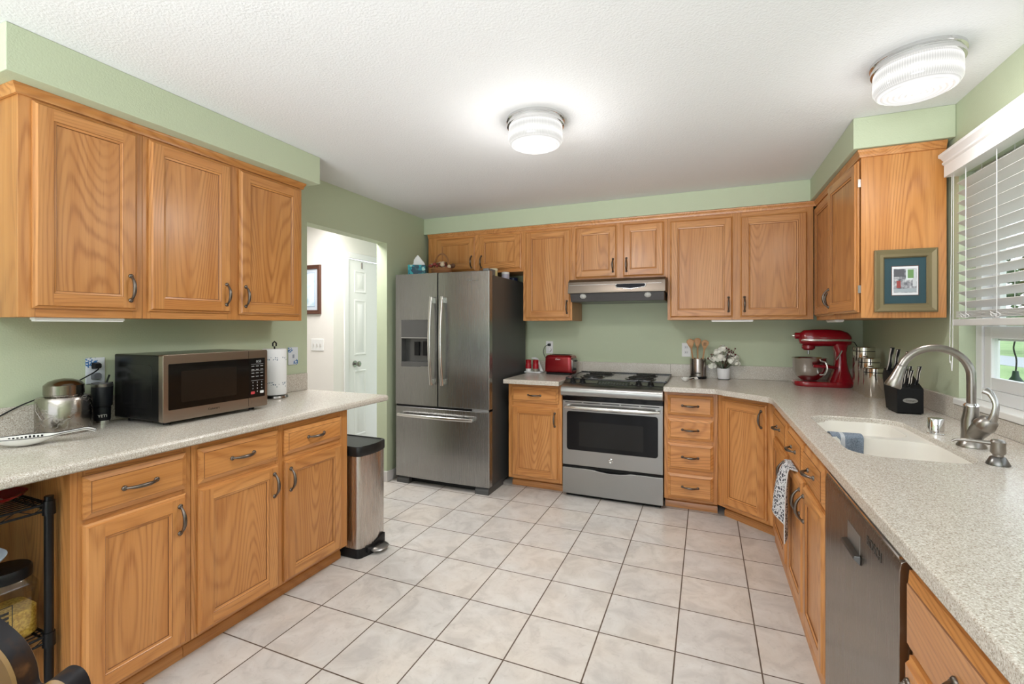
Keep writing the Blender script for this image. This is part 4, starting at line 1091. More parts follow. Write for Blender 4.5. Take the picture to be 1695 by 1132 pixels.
# wire rack in the open bay, and what is on it
wr = thing('wire_rack', 'black wire shelf rack standing in the open bay under the left worktop', 'shelf rack', (-2.25, 0.60, 0))
RK = mat('rack_black', (0.006, 0.006, 0.007), 0.3, Specular_IOR_Level=0.3)
rx0, rx1, ry0, ry1 = -0.21, 0.248, -0.40, 0.232
for x in (rx0, rx1):
    for y in (ry0, ry1):
        obj('post', M().cyl((x, y, 0.0), (x, y, 0.81), 0.0125, 14), RK, wr)
for z in (0.055, 0.352, 0.785):
    m = M()
    for y in (ry0, ry1): m.cyl((rx0, y, z), (rx1, y, z), 0.0045, 8).cyl((rx0, y, z - 0.022), (rx1, y, z - 0.022), 0.004, 8)
    for x in (rx0, rx1): m.cyl((x, ry0, z), (x, ry1, z), 0.0045, 8).cyl((x, ry0, z - 0.022), (x, ry1, z - 0.022), 0.004, 8)
    for i in range(1, 22):
        x = rx0 + (rx1 - rx0) * i / 22; m.cyl((x, ry0, z + 0.003), (x, ry1, z + 0.003), 0.0022, 6)
    zz = []
    for i in range(17): zz.append((rx1, ry0 + (ry1 - ry0) * i / 16, z - (0.022 if i % 2 else 0.0)))
    m.tube(zz, 0.0018, 5)
    for i in range(17): zz[i] = (rx0 + (rx1 - rx0) * i / 16, ry1, zz[i][2])
    m.tube(zz, 0.0018, 5)
    for x in (rx0, rx1):
        for y in (ry0, ry1): m.cyl((x, y, z - 0.035), (x, y, z + 0.010), 0.0175, 14, r2=0.016)
    obj('wire_shelf', m, RK, wr, smooth=50)
t = thing('red_dish', 'red dish lying on the top shelf of the wire rack', 'dish', (-2.150, 0.745, 0.7915))
obj('plate', M().lathe([(0.0, 0.0), (0.04, 0.0), (0.08, 0.018), (0.088, 0.026), (0.082, 0.025), (0.04, 0.008), (0.0, 0.006)], n=40), mat('red_glaze', (0.33, 0.012, 0.018), 0.25), t, smooth=50)
obj('centre_disc', M().lathe([(0.045, 0.007), (0.0, 0.0085)], n=24), mat('beige_centre', (0.55, 0.40, 0.32), 0.5), t)
t = thing('glass_jar', 'square glass jar of yellow popcorn with a black lid on the middle rack shelf', 'jar', (-2.092, 0.757, 0.3585))
JG = thin_glass('jar_glass', (0.9, 0.92, 0.9), 0.10)
obj('jar_body', M().loft([[(x, y, z) for x, y in rrect(-r_, r_, -r_, r_, q_, 5)] for r_, q_, z in ((0.060, 0.03, 0.0), (0.068, 0.03, 0.01), (0.068, 0.03, 0.17), (0.058, 0.04, 0.192))], cap1=False), JG, t, smooth=50)
obj('popcorn', M().loft([[(x, y, z) for x, y in rrect(-r_, r_, -r_, r_, 0.028, 5)] for r_, z in ((0.057, 0.004), (0.064, 0.012), (0.064, 0.095))]), watercolor('popcorn_kernels', [(0.35, (0.42, 0.22, 0.02)), (0.6, (0.72, 0.45, 0.08))], 150), t)
obj('lid', M().lathe([(0.062, 0.193), (0.067, 0.195), (0.067, 0.222), (0.062, 0.229), (0.0, 0.231)], n=36), BLACK, t, smooth=40)
lbm = M()
for z_ in (0.060, 0.128): lbm.box(0.0682, 0.0690, -0.050, -0.004, z_, z_ + 0.002)
for y_ in (-0.050, -0.006): lbm.box(0.0682, 0.0690, y_, y_ + 0.002, 0.060, 0.130)
for z_ in (0.075, 0.090, 0.105): lbm.box(0.0682, 0.0690, -0.042, -0.013, z_, z_ + 0.008)
obj('printed_label', lbm, mat('label_line', (0.02, 0.02, 0.02), 0.6), t)
t = thing('glass_bowl', 'pale blue stemmed glass bowl beside the popcorn jar on the wire rack', 'bowl', (-2.075, 0.625, 0.3585))
obj('bowl', M().lathe([(0.0, 0.0), (0.045, 0.0), (0.046, 0.006), (0.014, 0.02), (0.012, 0.19), (0.03, 0.23), (0.09, 0.268), (0.124, 0.292), (0.127, 0.298), (0.117, 0.297), (0.08, 0.274), (0.0, 0.245)], n=40), mat('pale_blue_glass', (0.50, 0.58, 0.66), 0.12), t, smooth=60)

# worn wooden chair in the near left corner
cf = math.radians(22.6)
ch = thing('wooden_chair', 'dark worn wooden chair with a curved plank back in the near left corner', 'chair', (-1.191, 0.333, 0), cf)
WORN = mat('worn_gold_wood', (0.105, 0.052, 0.008), 0.4)
def worn():
    m = mat('distressed_black_paint', rough=0.5, Specular_IOR_Level=0.25); g = G(m)
    n1 = g.n('TexNoise', {'Vector': g.coord((1, 1, 1)), 'Scale': 16.0, 'Detail': 4.0}).outputs[0]
    g.link(g.ramp(n1, [(0.44, (0.012, 0.011, 0.014)), (0.56, (0.04, 0.018, 0.008)), (0.68, (0.17, 0.075, 0.028))]), g.p.inputs['Base Color']); return m
DIST = worn()
EDGE = mat('rubbed_edge', (0.20, 0.11, 0.035), 0.45)
out = [(-0.235, 0.45), (-0.235, 0.74), (-0.20, 0.795), (-0.13, 0.83), (-0.06, 0.865), (0.0, 0.893), (0.06, 0.882), (0.102, 0.857), (0.135, 0.825), (0.152, 0.79), (0.158, 0.758), (0.172, 0.755), (0.192, 0.772), (0.212, 0.785), (0.232, 0.780), (0.244, 0.760), (0.246, 0.735), (0.236, 0.72), (0.225, 0.70), (0.22, 0.45)]
out = [(v.x, v.z) for v in smooth_path([(a, 0, b) for a, b in out], 4)]
m = M(); n = len(out)
cx_, cz_ = 0.0, 0.62
ins = [(x + (cx_ - x) * 0.018, z + (cz_ - z) * 0.022) for x, z in out]
m.loft([[(x, 0.0, z) for x, z in ins], [(x, 0.004, z) for x, z in out]], 0, cap0=False, cap1=False)
m2 = M().loft([[(x, 0.004, z) for x, z in out], [(x, 0.038, z) for x, z in out]], 0, cap0=False, cap1=False)
bp = obj('back_panel', M().add([(x, 0.0, z) for x, z in ins], [tuple(range(n))]).add([(x, 0.042, z) for x, z in ins], [tuple(range(n))[::-1]]), WORN, ch, label='golden brown face of the chair back')
obj('back_edge', m2, DIST, bp, smooth=60)
m3 = M().loft([[(x, 0.038, z) for x, z in out], [(x, 0.042, z) for x, z in ins]], 0, cap0=False, cap1=False)
obj('rubbed_rim', m, EDGE, bp, smooth=60); obj('rubbed_rim', m3, EDGE, bp, smooth=60)
obj('seat', M().prism(rrect(-0.235, 0.225, -0.43, 0.04, 0.04), 'z', 0.415, 0.45), DIST, ch, bevel=0.008)
for x in (-0.20, 0.19):
    for y in (-0.39, 0.005): obj('leg', M().cyl((x, y, 0.416), (x * 1.08, y * 1.05, 0.0), 0.022, 14, r2=0.015), DIST, ch)

# ------------------------------------------------------------------ back worktop things
ZT = ZK + 0.0005
def outlet(label, x, plugs):
    t = thing('outlet_plate', label, 'outlet', (x, YB, 1.165))
    obj('cover', M().box(-0.036, 0.036, -0.006, -0.0005, -0.060, 0.060), PLASTIC_W, t, bevel=0.003)
    s = M()
    for z in (-0.022, 0.022):
        s.prism(rrect(-0.017, 0.017, z - 0.014, z + 0.014, 0.008), 'y', -0.0075, -0.005)
    rc_ = obj('socket', s, mat('socket_white', (0.70, 0.70, 0.72), 0.3), t)
    sl_ = M()
    for z in (-0.022, 0.022):
        for x_ in (-0.006, 0.006): sl_.box(x_ - 0.0012, x_ + 0.0012, -0.008, -0.007, z - 0.004, z + 0.006)
    obj('slots', sl_, BLACKM, rc_)
    return t
ol = outlet('white outlet with a black plug on the back wall above the toaster', -1.405, True)
obj('plug', M().loft([[(a, -0.007, b) for a, b in rrect(-0.016, 0.014, 0.012, 0.038, 0.005)], [(a, -0.032, b) for a, b in rrect(-0.012, 0.010, 0.016, 0.034, 0.005)]]), BLACK, ol)
obj('adapter', M().lathe([(0.0, 0.0), (0.020, 0.0), (0.018, 0.022), (0.0, 0.024)], n=20, tf=Matrix.Translation((0.002, -0.007, -0.022)) @ Matrix.Rotation(PI / 2, 4, 'X')), PLASTIC_W, ol)
outlet('white outlet on the back wall beside the wooden spoons', -0.158, False)
tag(obj('power_cord', M().tube(smooth_path([(-1.412, 4.297, 1.190), (-1.440, 4.285, 1.170), (-1.455, 4.285, 1.12), (-1.435, 4.29, 1.07), (-1.39, 4.28, 1.02), (-1.34, 4.262, 0.965), (-1.315, 4.235, 0.945)]), 0.0026, 6), BLACK, smooth=60), 'black cord hanging from the outlet down behind the red toaster', 'cord')
# toaster
to = thing('toaster', 'shiny red two-slice toaster on the short worktop left of the range', 'toaster', (-1.235, 4.145, ZT), math.radians(-4))
TW, TD, TH = 0.125, 0.085, 0.178
shell = []
for x, s in ((-TW, 0.90), (-TW + 0.012, 0.97), (-TW + 0.03, 1.0), (TW - 0.03, 1.0), (TW - 0.012, 0.97), (TW, 0.90)):
    sec = []
    for a, z in rrect(-TD * s, TD * s, 0.012, 0.012 + (TH - 0.012) * (0.5 + 0.5 * s), 0.034, 6):
        sec.append((x + (0.006 * (0.5 - z / TH) * (1 if x > 0 else -1)), a, z))
    shell.append(sec)
obj('shell', M().loft(shell), REDMET, to, smooth=50)
obj('base', M().prism(rrect(-TW + 0.004, TW - 0.004, -TD + 0.004, TD - 0.004, 0.02), 'z', 0, 0.018), BLACK, to, bevel=0.003)
sm_ = M()
for y in (-0.030, 0.030): sm_.box(-0.095, 0.095, y - 0.012, y + 0.012, TH - 0.004, TH + 0.0015)
obj('slots', sm_, BLACKM, to)
ep = obj('end_plate', M().prism(rrect(-0.062, 0.062, 0.035, 0.150, 0.025), 'x', TW - 0.004, TW + 0.009), STEEL, to, bevel=0.004)
obj('lever', M().box(TW + 0.004, TW + 0.030, -0.020, 0.020, 0.118, 0.130), BLACK, ep, bevel=0.004)
obj('dial', M().lathe([(0.014, 0.0), (0.012, 0.014), (0.0, 0.015)], n=16, tf=Matrix.Translation((TW + 0.008, -0.005, 0.05)) @ Matrix.Rotation(PI / 2, 4, 'Y')), BLACK, ep)
text('wordmark', 'Oster', 0.020, mat('wordmark_pale', (0.70, 0.66, 0.66), 0.4), to, (0.0, -TD - 0.0006, 0.140), (PI / 2, 0, 0), shear=0.25)
# salt and pepper
tr = thing('shaker_tray', 'small white tray with an upright back holding two red-topped shakers', 'tray', (-1.515, 4.165, ZT))
obj('tray_base', M().prism(rrect(-0.085, 0.085, -0.035, 0.085, 0.015), 'z', 0, 0.012), PLASTIC_W, tr, bevel=0.003)
obj('back_support', M().prism([(0.055, 0.012), (0.083, 0.012), (0.030, 0.128), (0.010, 0.140), (-0.035, 0.138), (-0.035, 0.128), (0.0, 0.125)], 'y', 0.045, 0.062), PLASTIC_W, tr, bevel=0.002)
for x, fc, lab in ((-0.043, (0.80, 0.80, 0.80), 'red-topped glass salt shaker on the white tray'), (0.030, (0.30, 0.27, 0.22), 'red-topped glass pepper shaker on the white tray')):
    s = thing('shaker', lab, 'shaker', (-1.515 + x, 4.150, ZT + 0.0125), 0, 'salt and pepper shakers by the toaster')
    obj('jar', M().lathe([(0.024, 0.0), (0.027, 0.005), (0.027, 0.028)], n=24), mat('shaker_fill', fc, 0.15), s)
    obj('cap', M().lathe([(0.0285, 0.027), (0.0285, 0.062), (0.024, 0.074), (0.0265, 0.086), (0.0275, 0.105), (0.022, 0.110), (0.0, 0.111)], n=28), mat('shaker_red', (0.38, 0.008, 0.015), 0.3), s, smooth=40)
# utensil crock and spoons
cr = thing('utensil_crock', 'cylindrical steel utensil holder with a black foot right of the range', 'utensil holder', (-0.062, 4.235, ZT))
obj('cylinder', M().lathe([(0.064, 0.016), (0.064, 0.166), (0.061, 0.168), (0.060, 0.164), (0.060, 0.02), (0.0, 0.02)], n=44), steel('crock_steel', (0.42, 0.38, 0.35), 0.2, 2), cr, smooth=40)
obj('foot_ring', M().lathe([(0.066, 0.0), (0.068, 0.004), (0.068, 0.018), (0.064, 0.021)], n=44), BLACK, cr)
obj('badge', M().box(-0.020, 0.020, -0.0645, -0.060, 0.045, 0.052), BLACKM, cr)
SPW = watercolor('beech_wood', [(0.35, (0.42, 0.22, 0.10)), (0.65, (0.55, 0.32, 0.16))], 22)
def wooden_spoon(label, bx, tx, ty, tz, w, slots):
    t = thing('wooden_spoon', label, 'spoon', (-0.062 + bx, 4.235, ZT + 0.022))
    b0 = Vector((0, 0, 0.0)); e = Vector((tx - bx, ty, tz)); d_ = e.normalized(); L_ = e.length
    ax_ = (Vector((1, 0, 0)) - d_ * d_.x).normalized(); ay_ = d_.cross(ax_)
    q = Matrix((ax_, ay_, d_)).transposed().to_4x4()
    m = M().tube([(0, 0, 0), (0, 0, L_ - 0.07)], [0.0055, 0.0065], 10, tf=q, flat=0.9)
    obj('handle', m, SPW, t)
    rings = []
    for i in range(9):
        u_ = i / 8; z = L_ - 0.075 + 0.085 * u_
        ww = 0.0065 + (w - 0.0065) * math.sin(PI * min(1, u_ * 0.60 + 0.0) ) ** 1.3 if u_ < 0.84 else w * math.sqrt(max(0.02, 1 - ((u_ - 0.70) / 0.31) ** 2))
        rings.append([(ww * math.cos(a), 0.0045 * math.sin(a) - 0.006 * math.sin(PI * u_), z) for a in [2 * PI * k_ / 14 for k_ in range(14)]])
    hd_ = obj('spoon_bowl', M().loft(rings, tf=q), SPW, t, smooth=60)
    if slots:
        s = M()
        for k_ in (-1, 0, 1): s.box(k_ * 0.008 - 0.0016, k_ * 0.008 + 0.0016, -0.0125, 0.004, L_ - 0.040, L_ - 0.012, tf=q)
        obj('slots', s, mat('slot_dark', (0.06, 0.025, 0.01), 0.7), hd_)
wooden_spoon('wooden spoon leaning left in the steel utensil holder', -0.020, -0.062, -0.012, 0.300, 0.031, False)
wooden_spoon('wooden spoon standing in the middle at the back of the utensil holder', 0.0, -0.004, 0.022, 0.308, 0.029, False)
wooden_spoon('slotted wooden spoon leaning right in the steel utensil holder', 0.022, 0.058, -0.008, 0.293, 0.030, True)
t = thing('spoon_rest', 'small white spoon rest with a floral pattern in front of the utensil holder', 'spoon rest', (-0.150, 3.945, ZT), math.radians(-38))
m = M(); spoon(m, 0.035, 0.105, 0.024, 0)
obj('dish', m, CER, t, (0, 0, 0), smooth=50)
b = M()
for i in range(7): b.ball((-0.02 + i * 0.013, random.uniform(-0.008, 0.008), 0.017 + 0.001 * i), 0.005, 6, i % 2, rz=0.004)
obj('floral_motif', b, [mat('motif_red', (0.30, 0.05, 0.03), 0.5), mat('motif_green', (0.06, 0.14, 0.07), 0.5)], t, smooth=60)
# flower pot
fp_ = thing('flower_pot', 'white pot of white artificial flowers and dark red berries on the back worktop', 'potted flowers', (0.135, 4.225, ZT))
obj('pot', M().lathe([(0.042, 0.006), (0.046, 0.012), (0.051, 0.090), (0.048, 0.092), (0.045, 0.085), (0.0, 0.082)], n=36), mat('white_pot', (0.82, 0.82, 0.84), 0.25), fp_, smooth=40)
obj('pot_foot', M().lathe([(0.043, 0.0), (0.044, 0.007), (0.0, 0.007)], n=30), mat('pot_foot_dark', (0.12, 0.12, 0.12), 0.4), fp_)
rnd = random.Random(3)
stems = M(); heads = []
def petal_ball(m, c, R_, k_):
    for i in range(k_):
        a = rnd.uniform(0, 2 * PI); b_ = math.acos(rnd.uniform(-0.5, 1))
        n_ = Vector((math.sin(b_) * math.cos(a), math.sin(b_) * math.sin(a), math.cos(b_)))
        q = n_.to_track_quat('Z', 'Y').to_matrix().to_4x4()
        p = Vector(c) + n_ * R_ * rnd.uniform(0.55, 1.0)
        w_ = R_ * rnd.uniform(0.30, 0.48)
        m.loft([[(w_ * math.cos(t_), w_ * 0.75 * math.sin(t_), 0.0) for t_ in [2 * PI * j / 7 for j in range(7)]], [(w_ * 0.5 * math.cos(t_), w_ * 0.4 * math.sin(t_), -w_ * 0.22) for t_ in [2 * PI * j / 7 for j in range(7)]]], tf=Matrix.Translation(p) @ q)
PET = mat('petal_white', (0.86, 0.86, 0.78), 0.8)
STEM = mat('stem_dark_green', (0.03, 0.06, 0.03), 0.6)
for c in ((-0.075, -0.01, 0.165), (-0.045, 0.0, 0.215), (-0.02, -0.03, 0.170), (0.060, -0.03, 0.155), (0.092, -0.01, 0.135), (0.045, 0.01, 0.190), (-0.085, 0.0, 0.105), (-0.005, 0.0, 0.250), (0.085, 0.02, 0.175)):
    m = M(); petal_ball(m, c, rnd.uniform(0.034, 0.046), 40)
    obj('blossom', m, PET, fp_, smooth=60)
    stems.tube([(0, 0, 0.075), (c[0] * 0.5, c[1] * 0.5, 0.11), c], 0.0016, 5)
b = M()
for i in range(26):
    cxy = rnd.choice(((-0.100, 0.190, 0.02), (0.020, 0.205, 0.03), (0.080, 0.230, 0.018), (0.010, 0.150, 0.02), (0.045, 0.245, 0.012)))
    p = (cxy[0] + rnd.gauss(0, cxy[2]), rnd.uniform(-0.045, 0.01), cxy[1] + rnd.gauss(0, cxy[2] * 0.7))
    if i % 3 == 0: b.tube([(0, 0, 0.08), p], 0.0009, 4)
    b.ball(p, 0.0062, 7); stems.tube([(0, 0, 0.08), (p[0] * 0.6, p[1] * 0.5, p[2] * 0.7), p], 0.0009, 4)
o = obj('berries', b, mat('berry_red', (0.10, 0.006, 0.010), 0.35), fp_, smooth=60)
obj('stems', stems, STEM, fp_)

# stand mixer, facing left
mx = thing('stand_mixer', 'dark red stand mixer with steel bowl in the back corner', 'stand mixer', (0.79, 4.06, ZT), math.radians(2))
def ellring(x, cy, cz, ry, rz, n=20, p=2.4):
    R_ = []
    for i in range(n):
        a = 2 * PI * i / n; c_, s_ = math.cos(a), math.sin(a)
        R_.append((x, cy + ry * math.copysign(abs(c_) ** (2 / p), c_), cz + rz * math.copysign(abs(s_) ** (2 / p), s_)))
    return R_
head = [ellring(x, 0, cz, ry, rz) for x, cz, ry, rz in ((-0.150, 0.352, 0.012, 0.014), (-0.140, 0.350, 0.040, 0.042), (-0.115, 0.352, 0.058, 0.058), (-0.06, 0.352, 0.067, 0.065), (0.03, 0.354, 0.068, 0.065), (0.11, 0.352, 0.064, 0.062), (0.155, 0.346, 0.055, 0.052), (0.178, 0.338, 0.036, 0.036), (0.186, 0.334, 0.010, 0.012))]
hd_ = obj('motor_head', M().loft(head), RED, mx, smooth=60)
bnd = [ellring(x, 0, 0.338, ry + 0.0015, 0.0105, p=6) for x, ry in ((-0.139, 0.038), (-0.115, 0.058), (-0.06, 0.067), (0.03, 0.068), (0.11, 0.064), (0.155, 0.054), (0.177, 0.036))]
obj('trim_band', M().loft(bnd), mat('mixer_band', (0.62, 0.58, 0.55), 0.2, 0.9), hd_, smooth=50)
obj('hub_cap', M().lathe([(0.024, 0.0), (0.024, 0.030), (0.020, 0.034), (0.0, 0.034)], n=20, tf=Matrix.Translation((-0.140, 0, 0.368)) @ Matrix.Rotation(-PI / 2, 4, 'Y')), RED, hd_, smooth=40)
obj('hub_knob', M().lathe([(0.012, 0.0), (0.014, 0.006), (0.010, 0.018), (0.0, 0.019)], n=16, tf=Matrix.Translation((-0.173, -0.006, 0.368)) @ Matrix.Rotation(-PI / 2, 4, 'Y')), CHROME, hd_)
obj('beater_shaft', M().cyl((-0.085, 0, 0.30), (-0.085, 0, 0.265), 0.022, 18).cyl((-0.085, 0, 0.27), (-0.085, 0, 0.232), 0.007, 12), STEEL, hd_)
obj('planetary', M().lathe([(0.030, 0.262), (0.044, 0.275), (0.044, 0.298)], cx=-0.085, n=28), RED, hd_, smooth=40)
col = [rrect(x0, x1, -w_, w_, min(0.035, w_ * 0.6), 5) for x0, x1, w_ in ((0.035, 0.190, 0.088), (0.050, 0.182, 0.070), (0.072, 0.165, 0.056), (0.080, 0.152, 0.050), (0.080, 0.150, 0.048), (0.060, 0.160, 0.054))]
obj('pedestal', M().loft([[(x, y, z) for x, y in r_] for r_, z in zip(col, (0.030, 0.060, 0.115, 0.180, 0.250, 0.310))]), RED, mx, smooth=60)
bpts = rrect(-0.185, 0.190, -0.110, 0.110, 0.085, 8)
obj('base', M().loft([[(x * s, y * s, z) for x, y in bpts] for s, z in ((0.97, 0.0), (1.0, 0.008), (1.0, 0.026), (0.96, 0.036))]), RED, mx, bevel=0, smooth=50)
bw = obj('mixing_bowl', M().lathe([(0.050, 0.040), (0.055, 0.045), (0.085, 0.070), (0.103, 0.115), (0.110, 0.200), (0.113, 0.203), (0.111, 0.206), (0.106, 0.200), (0.099, 0.115), (0.080, 0.074), (0.0, 0.052)], cx=-0.080, n=48), mat('bowl_steel', (0.62, 0.60, 0.58), 0.22, 1.0), mx, smooth=50)
obj('bowl_handle', M().tube(smooth_path([(-0.025, -0.092, 0.185), (-0.008, -0.125, 0.180), (0.000, -0.138, 0.140), (-0.010, -0.125, 0.095), (-0.030, -0.090, 0.085)]), 0.0075, 8, flat=0.6), CHROME, bw, smooth=60)
for s in (-1, 1):
    obj('bowl_arm', M().tube(smooth_path([(0.085, s * 0.040, 0.135), (0.040, s * 0.095, 0.145), (-0.020, s * 0.118, 0.150), (-0.080, s * 0.120, 0.152)]), 0.011, 8), RED, mx, smooth=60)
obj('lift_lever', M().tube([(0.080, -0.050, 0.195), (0.110, -0.066, 0.265)], [0.0045, 0.006], 8), CHROME, mx)
tag(obj('power_cord', M().tube(smooth_path([(0.985, 4.08, ZT + 0.325), (1.005, 4.10, ZT + 0.315), (1.045, 4.16, ZT + 0.25), (1.075, 4.22, ZT + 0.16), (1.07, 4.25, ZT + 0.05), (1.03, 4.25, ZT + 0.004)]), 0.003, 6), BLACK, smooth=60), 'black cord falling from the back of the red stand mixer', 'cord')
# canisters
CAN = mat('mirror_steel', (0.58, 0.54, 0.49), 0.10, 1.0)
def can(label, x, y, r_, h_):
    t = thing('steel_canister', label, 'canister', (x, y, ZT), 0, 'polished steel canisters in the corner')
    obj('canister_body', M().lathe([(r_ - 0.002, 0.0), (r_, 0.003), (r_, h_ - 0.030), (r_ - 0.003, h_ - 0.029)], n=44), CAN, t, smooth=40)
    obj('seal_ring', M().lathe([(r_ - 0.001, h_ - 0.030), (r_ - 0.001, h_ - 0.026)], n=44), BLACK, t)
    obj('lid', M().lathe([(r_ - 0.003, h_ - 0.026), (r_, h_ - 0.025), (r_, h_ - 0.004), (r_ - 0.006, h_), (0, h_)], n=44), CAN, t, smooth=40)
can('tallest polished steel canister, beside the stand mixer', 0.985, 3.815, 0.062, 0.300)
can('middle-sized polished steel canister, between its tall and short mates', 0.975, 3.668, 0.059, 0.235)
can('shortest polished steel canister, nearest the knife block', 0.965, 3.530, 0.056, 0.182)
# knife block
kb_ = thing('knife_block', 'black slanted knife block with an oval plate by the canisters', 'knife block', (0.942, 2.905, ZT))
BLK = mat('block_black', (0.006, 0.006, 0.0065), 0.5, Specular_IOR_Level=0.2)
side = [(0.0, 0.006), (0.0, 0.128), (0.085, 0.165), (0.19, 0.215), (0.215, 0.18), (0.155, 0.006)]
blk = obj('block', M().prism(side, 'x', -0.055, 0.052), BLK, kb_, bevel=0.003)
obj('base_pads', M().box(-0.05, 0.047, 0.012, 0.14, 0, 0.006), BLACKM, kb_)
obj('oval_plate', M().lathe([(0.030, 0.0), (0.030, 0.002), (0.0, 0.0025)], n=32, sy=0.42, tf=Matrix.Translation((-0.002, -0.0005, 0.068)) @ Matrix.Rotation(PI / 2, 4, 'X')), STEEL, blk)
text('wordmark', 'Cuisinart', 0.0105, BLACKM, blk, (-0.002, -0.0032, 0.068), (PI / 2, 0, 0))
def knife(label, x, y, z, L_, w_, lean=-24):
    t = thing('knife', label, 'knife', (0.942 + x, 2.905 + y, ZT + z), (math.radians(-lean), 0, 0), 'knives in the block')
    pr = smooth_path([(0, 0.003, -0.012), (0, 0.001, 0.012), (0, -0.003, L_ * 0.35), (0, 0.001, L_ * 0.65), (0, -0.004, L_ * 0.92), (0, -0.002, L_)], 4)
    n_ = len(pr)
    obj('handle', M().tube(pr, [w_ * (0.75 + 0.35 * abs(2 * i / n_ - 1)) for i in range(n_)], 10, flat=1.15, up=(1, 0, 0)), BLACK, t, smooth=60)
    for s in (-1, 1): obj('handle_scale', M().tube([(p[0] + s * w_ * 0.55, p[1] - 0.0035, p[2]) for p in pr[2:-1]], w_ * 0.48, 7), CHROME, t, smooth=60)
ks = [('steak knife in the front row of the knife block, at its left', -0.030, 0.020, 0.135, 0.095, 0.0072), ('steak knife in the front row of the knife block, second from its left', -0.002, 0.020, 0.135, 0.095, 0.0072),
      ('steak knife in the second row of the knife block, left of centre', -0.022, 0.062, 0.152, 0.095, 0.0072), ('steak knife in the second row of the knife block, right of centre', 0.006, 0.062, 0.152, 0.095, 0.0072),
      ('black-handled kitchen scissors-side knife at the right of the block', 0.036, 0.045, 0.145, 0.105, 0.0080),
      ('long bread knife at the tall back of the knife block, leftmost', -0.040, 0.170, 0.205, 0.135, 0.0098), ('long carving knife at the tall back of the knife block, second', -0.012, 0.175, 0.205, 0.125, 0.0090), ('long chef knife at the tall back of the knife block, third from left', 0.020, 0.150, 0.195, 0.125, 0.0095)]
for k_ in ks: knife(*k_)

# ------------------------------------------------------------------ tap, soap pump, air gap
tp = thing('faucet', 'brushed nickel pull-down kitchen faucet with a high arched spout', 'faucet', (0.895, 2.215, ZT))
obj('base_flange', M().lathe([(0.042, 0.0), (0.042, 0.004), (0.033, 0.018), (0.030, 0.024)], n=32), NICKEL, tp, smooth=40)
body = smooth_path([(0.0, 0.0, 0.018), (-0.002, 0, 0.05), (-0.004, 0.002, 0.085), (-0.001, 0.0, 0.12), (0, 0, 0.150)], 5)
nb = len(body)
obj('body', M().tube(body, [0.031 - 0.011 * (i / (nb - 1)) ** 0.7 for i in range(nb)], 18), NICKEL, tp, smooth=60)
obj('collar', M().lathe([(0.019, 0.144), (0.023, 0.147), (0.022, 0.152), (0.016, 0.158)], n=28), CHROME, tp, smooth=40)
arc = [(0, 0, 0.15), (0, 0, 0.20), (0, 0, 0.235)]
for i in range(1, 21):
    a = math.radians(160) * i / 20; arc.append((-0.105 + 0.105 * math.cos(a), 0, 0.253 + 0.105 * math.sin(a)))
obj('spout', M().tube(arc, 0.0135, 18), NICKEL, tp, smooth=60)
e = Vector(arc[-1]); d_ = Vector((-0.342, 0, -0.94))
obj('spray_head', M().tube([e, e + d_ * 0.004, e + d_ * 0.012, e + d_ * 0.05, e + d_ * 0.082, e + d_ * 0.088], [0.0135, 0.0155, 0.0155, 0.0205, 0.0275, 0.0255], 24), NICKEL, tp, smooth=50)
v0 = Vector((0.004, -0.010, 0.045)); v1 = Vector((0.028, -0.062, 0.112))
obj('valve_barrel', M().tube([v0, v0.lerp(v1, 0.55), v0.lerp(v1, 0.58), v0.lerp(v1, 0.62), v0.lerp(v1, 0.9), v1], [0.027, 0.030, 0.032, 0.032, 0.026, 0.016], 22), NICKEL, tp, smooth=40)
lv = smooth_path([v1 + Vector((0, 0, -0.012)), v1 + Vector((0.006, -0.008, 0.02)), v1 + Vector((0.010, -0.006, 0.055)), v1 + Vector((0.002, 0.006, 0.088)), v1 + Vector((-0.010, 0.016, 0.100))], 5)
obj('lever', M().tube(lv, [0.016 - 0.006 * math.sin(PI * i / (len(lv) - 1)) for i in range(len(lv))], 12, flat=0.6, up=(1, 0, 0)), mat('lever_satin', (0.45, 0.43, 0.41), 0.25, 1.0), tp, smooth=60)
so = thing('soap_dispenser', 'brushed nickel soap pump beside the faucet', 'soap dispenser', (0.855, 1.955, ZT))
obj('flange', M().lathe([(0.029, 0.0), (0.029, 0.003), (0.019, 0.024), (0.015, 0.026)], n=32), mat('pump_base_grey', (0.20, 0.195, 0.19), 0.3, 1.0), so, smooth=40)
obj('neck', M().lathe([(0.013, 0.024), (0.013, 0.036)], n=24), DARKSTEEL, so)
obj('pump_head', M().lathe([(0.016, 0.034), (0.019, 0.040), (0.0175, 0.060), (0.019, 0.072), (0.015, 0.078), (0.0, 0.081)], n=28), NICKEL, so, smooth=40)
obj('spout', M().tube([(-0.012, 0.004, 0.066), (-0.06, 0.014, 0.068), (-0.095, 0.022, 0.067), (-0.105, 0.024, 0.060)], [0.007, 0.0055, 0.0048, 0.004], 10), NICKEL, so, smooth=60)
ag = thing('sink_air_gap', 'short chrome air gap cylinder standing between the sink and the backsplash', 'air gap', (0.868, 2.425, ZT))
obj('cap', M().lathe([(0.0265, 0.0), (0.0265, 0.060), (0.024, 0.063), (0.0, 0.064)], n=32), CHROME, ag, smooth=40)
obj('collar', M().lathe([(0.0285, 0.0), (0.0285, 0.002), (0.0268, 0.003)], n=32), CHROME, ag)

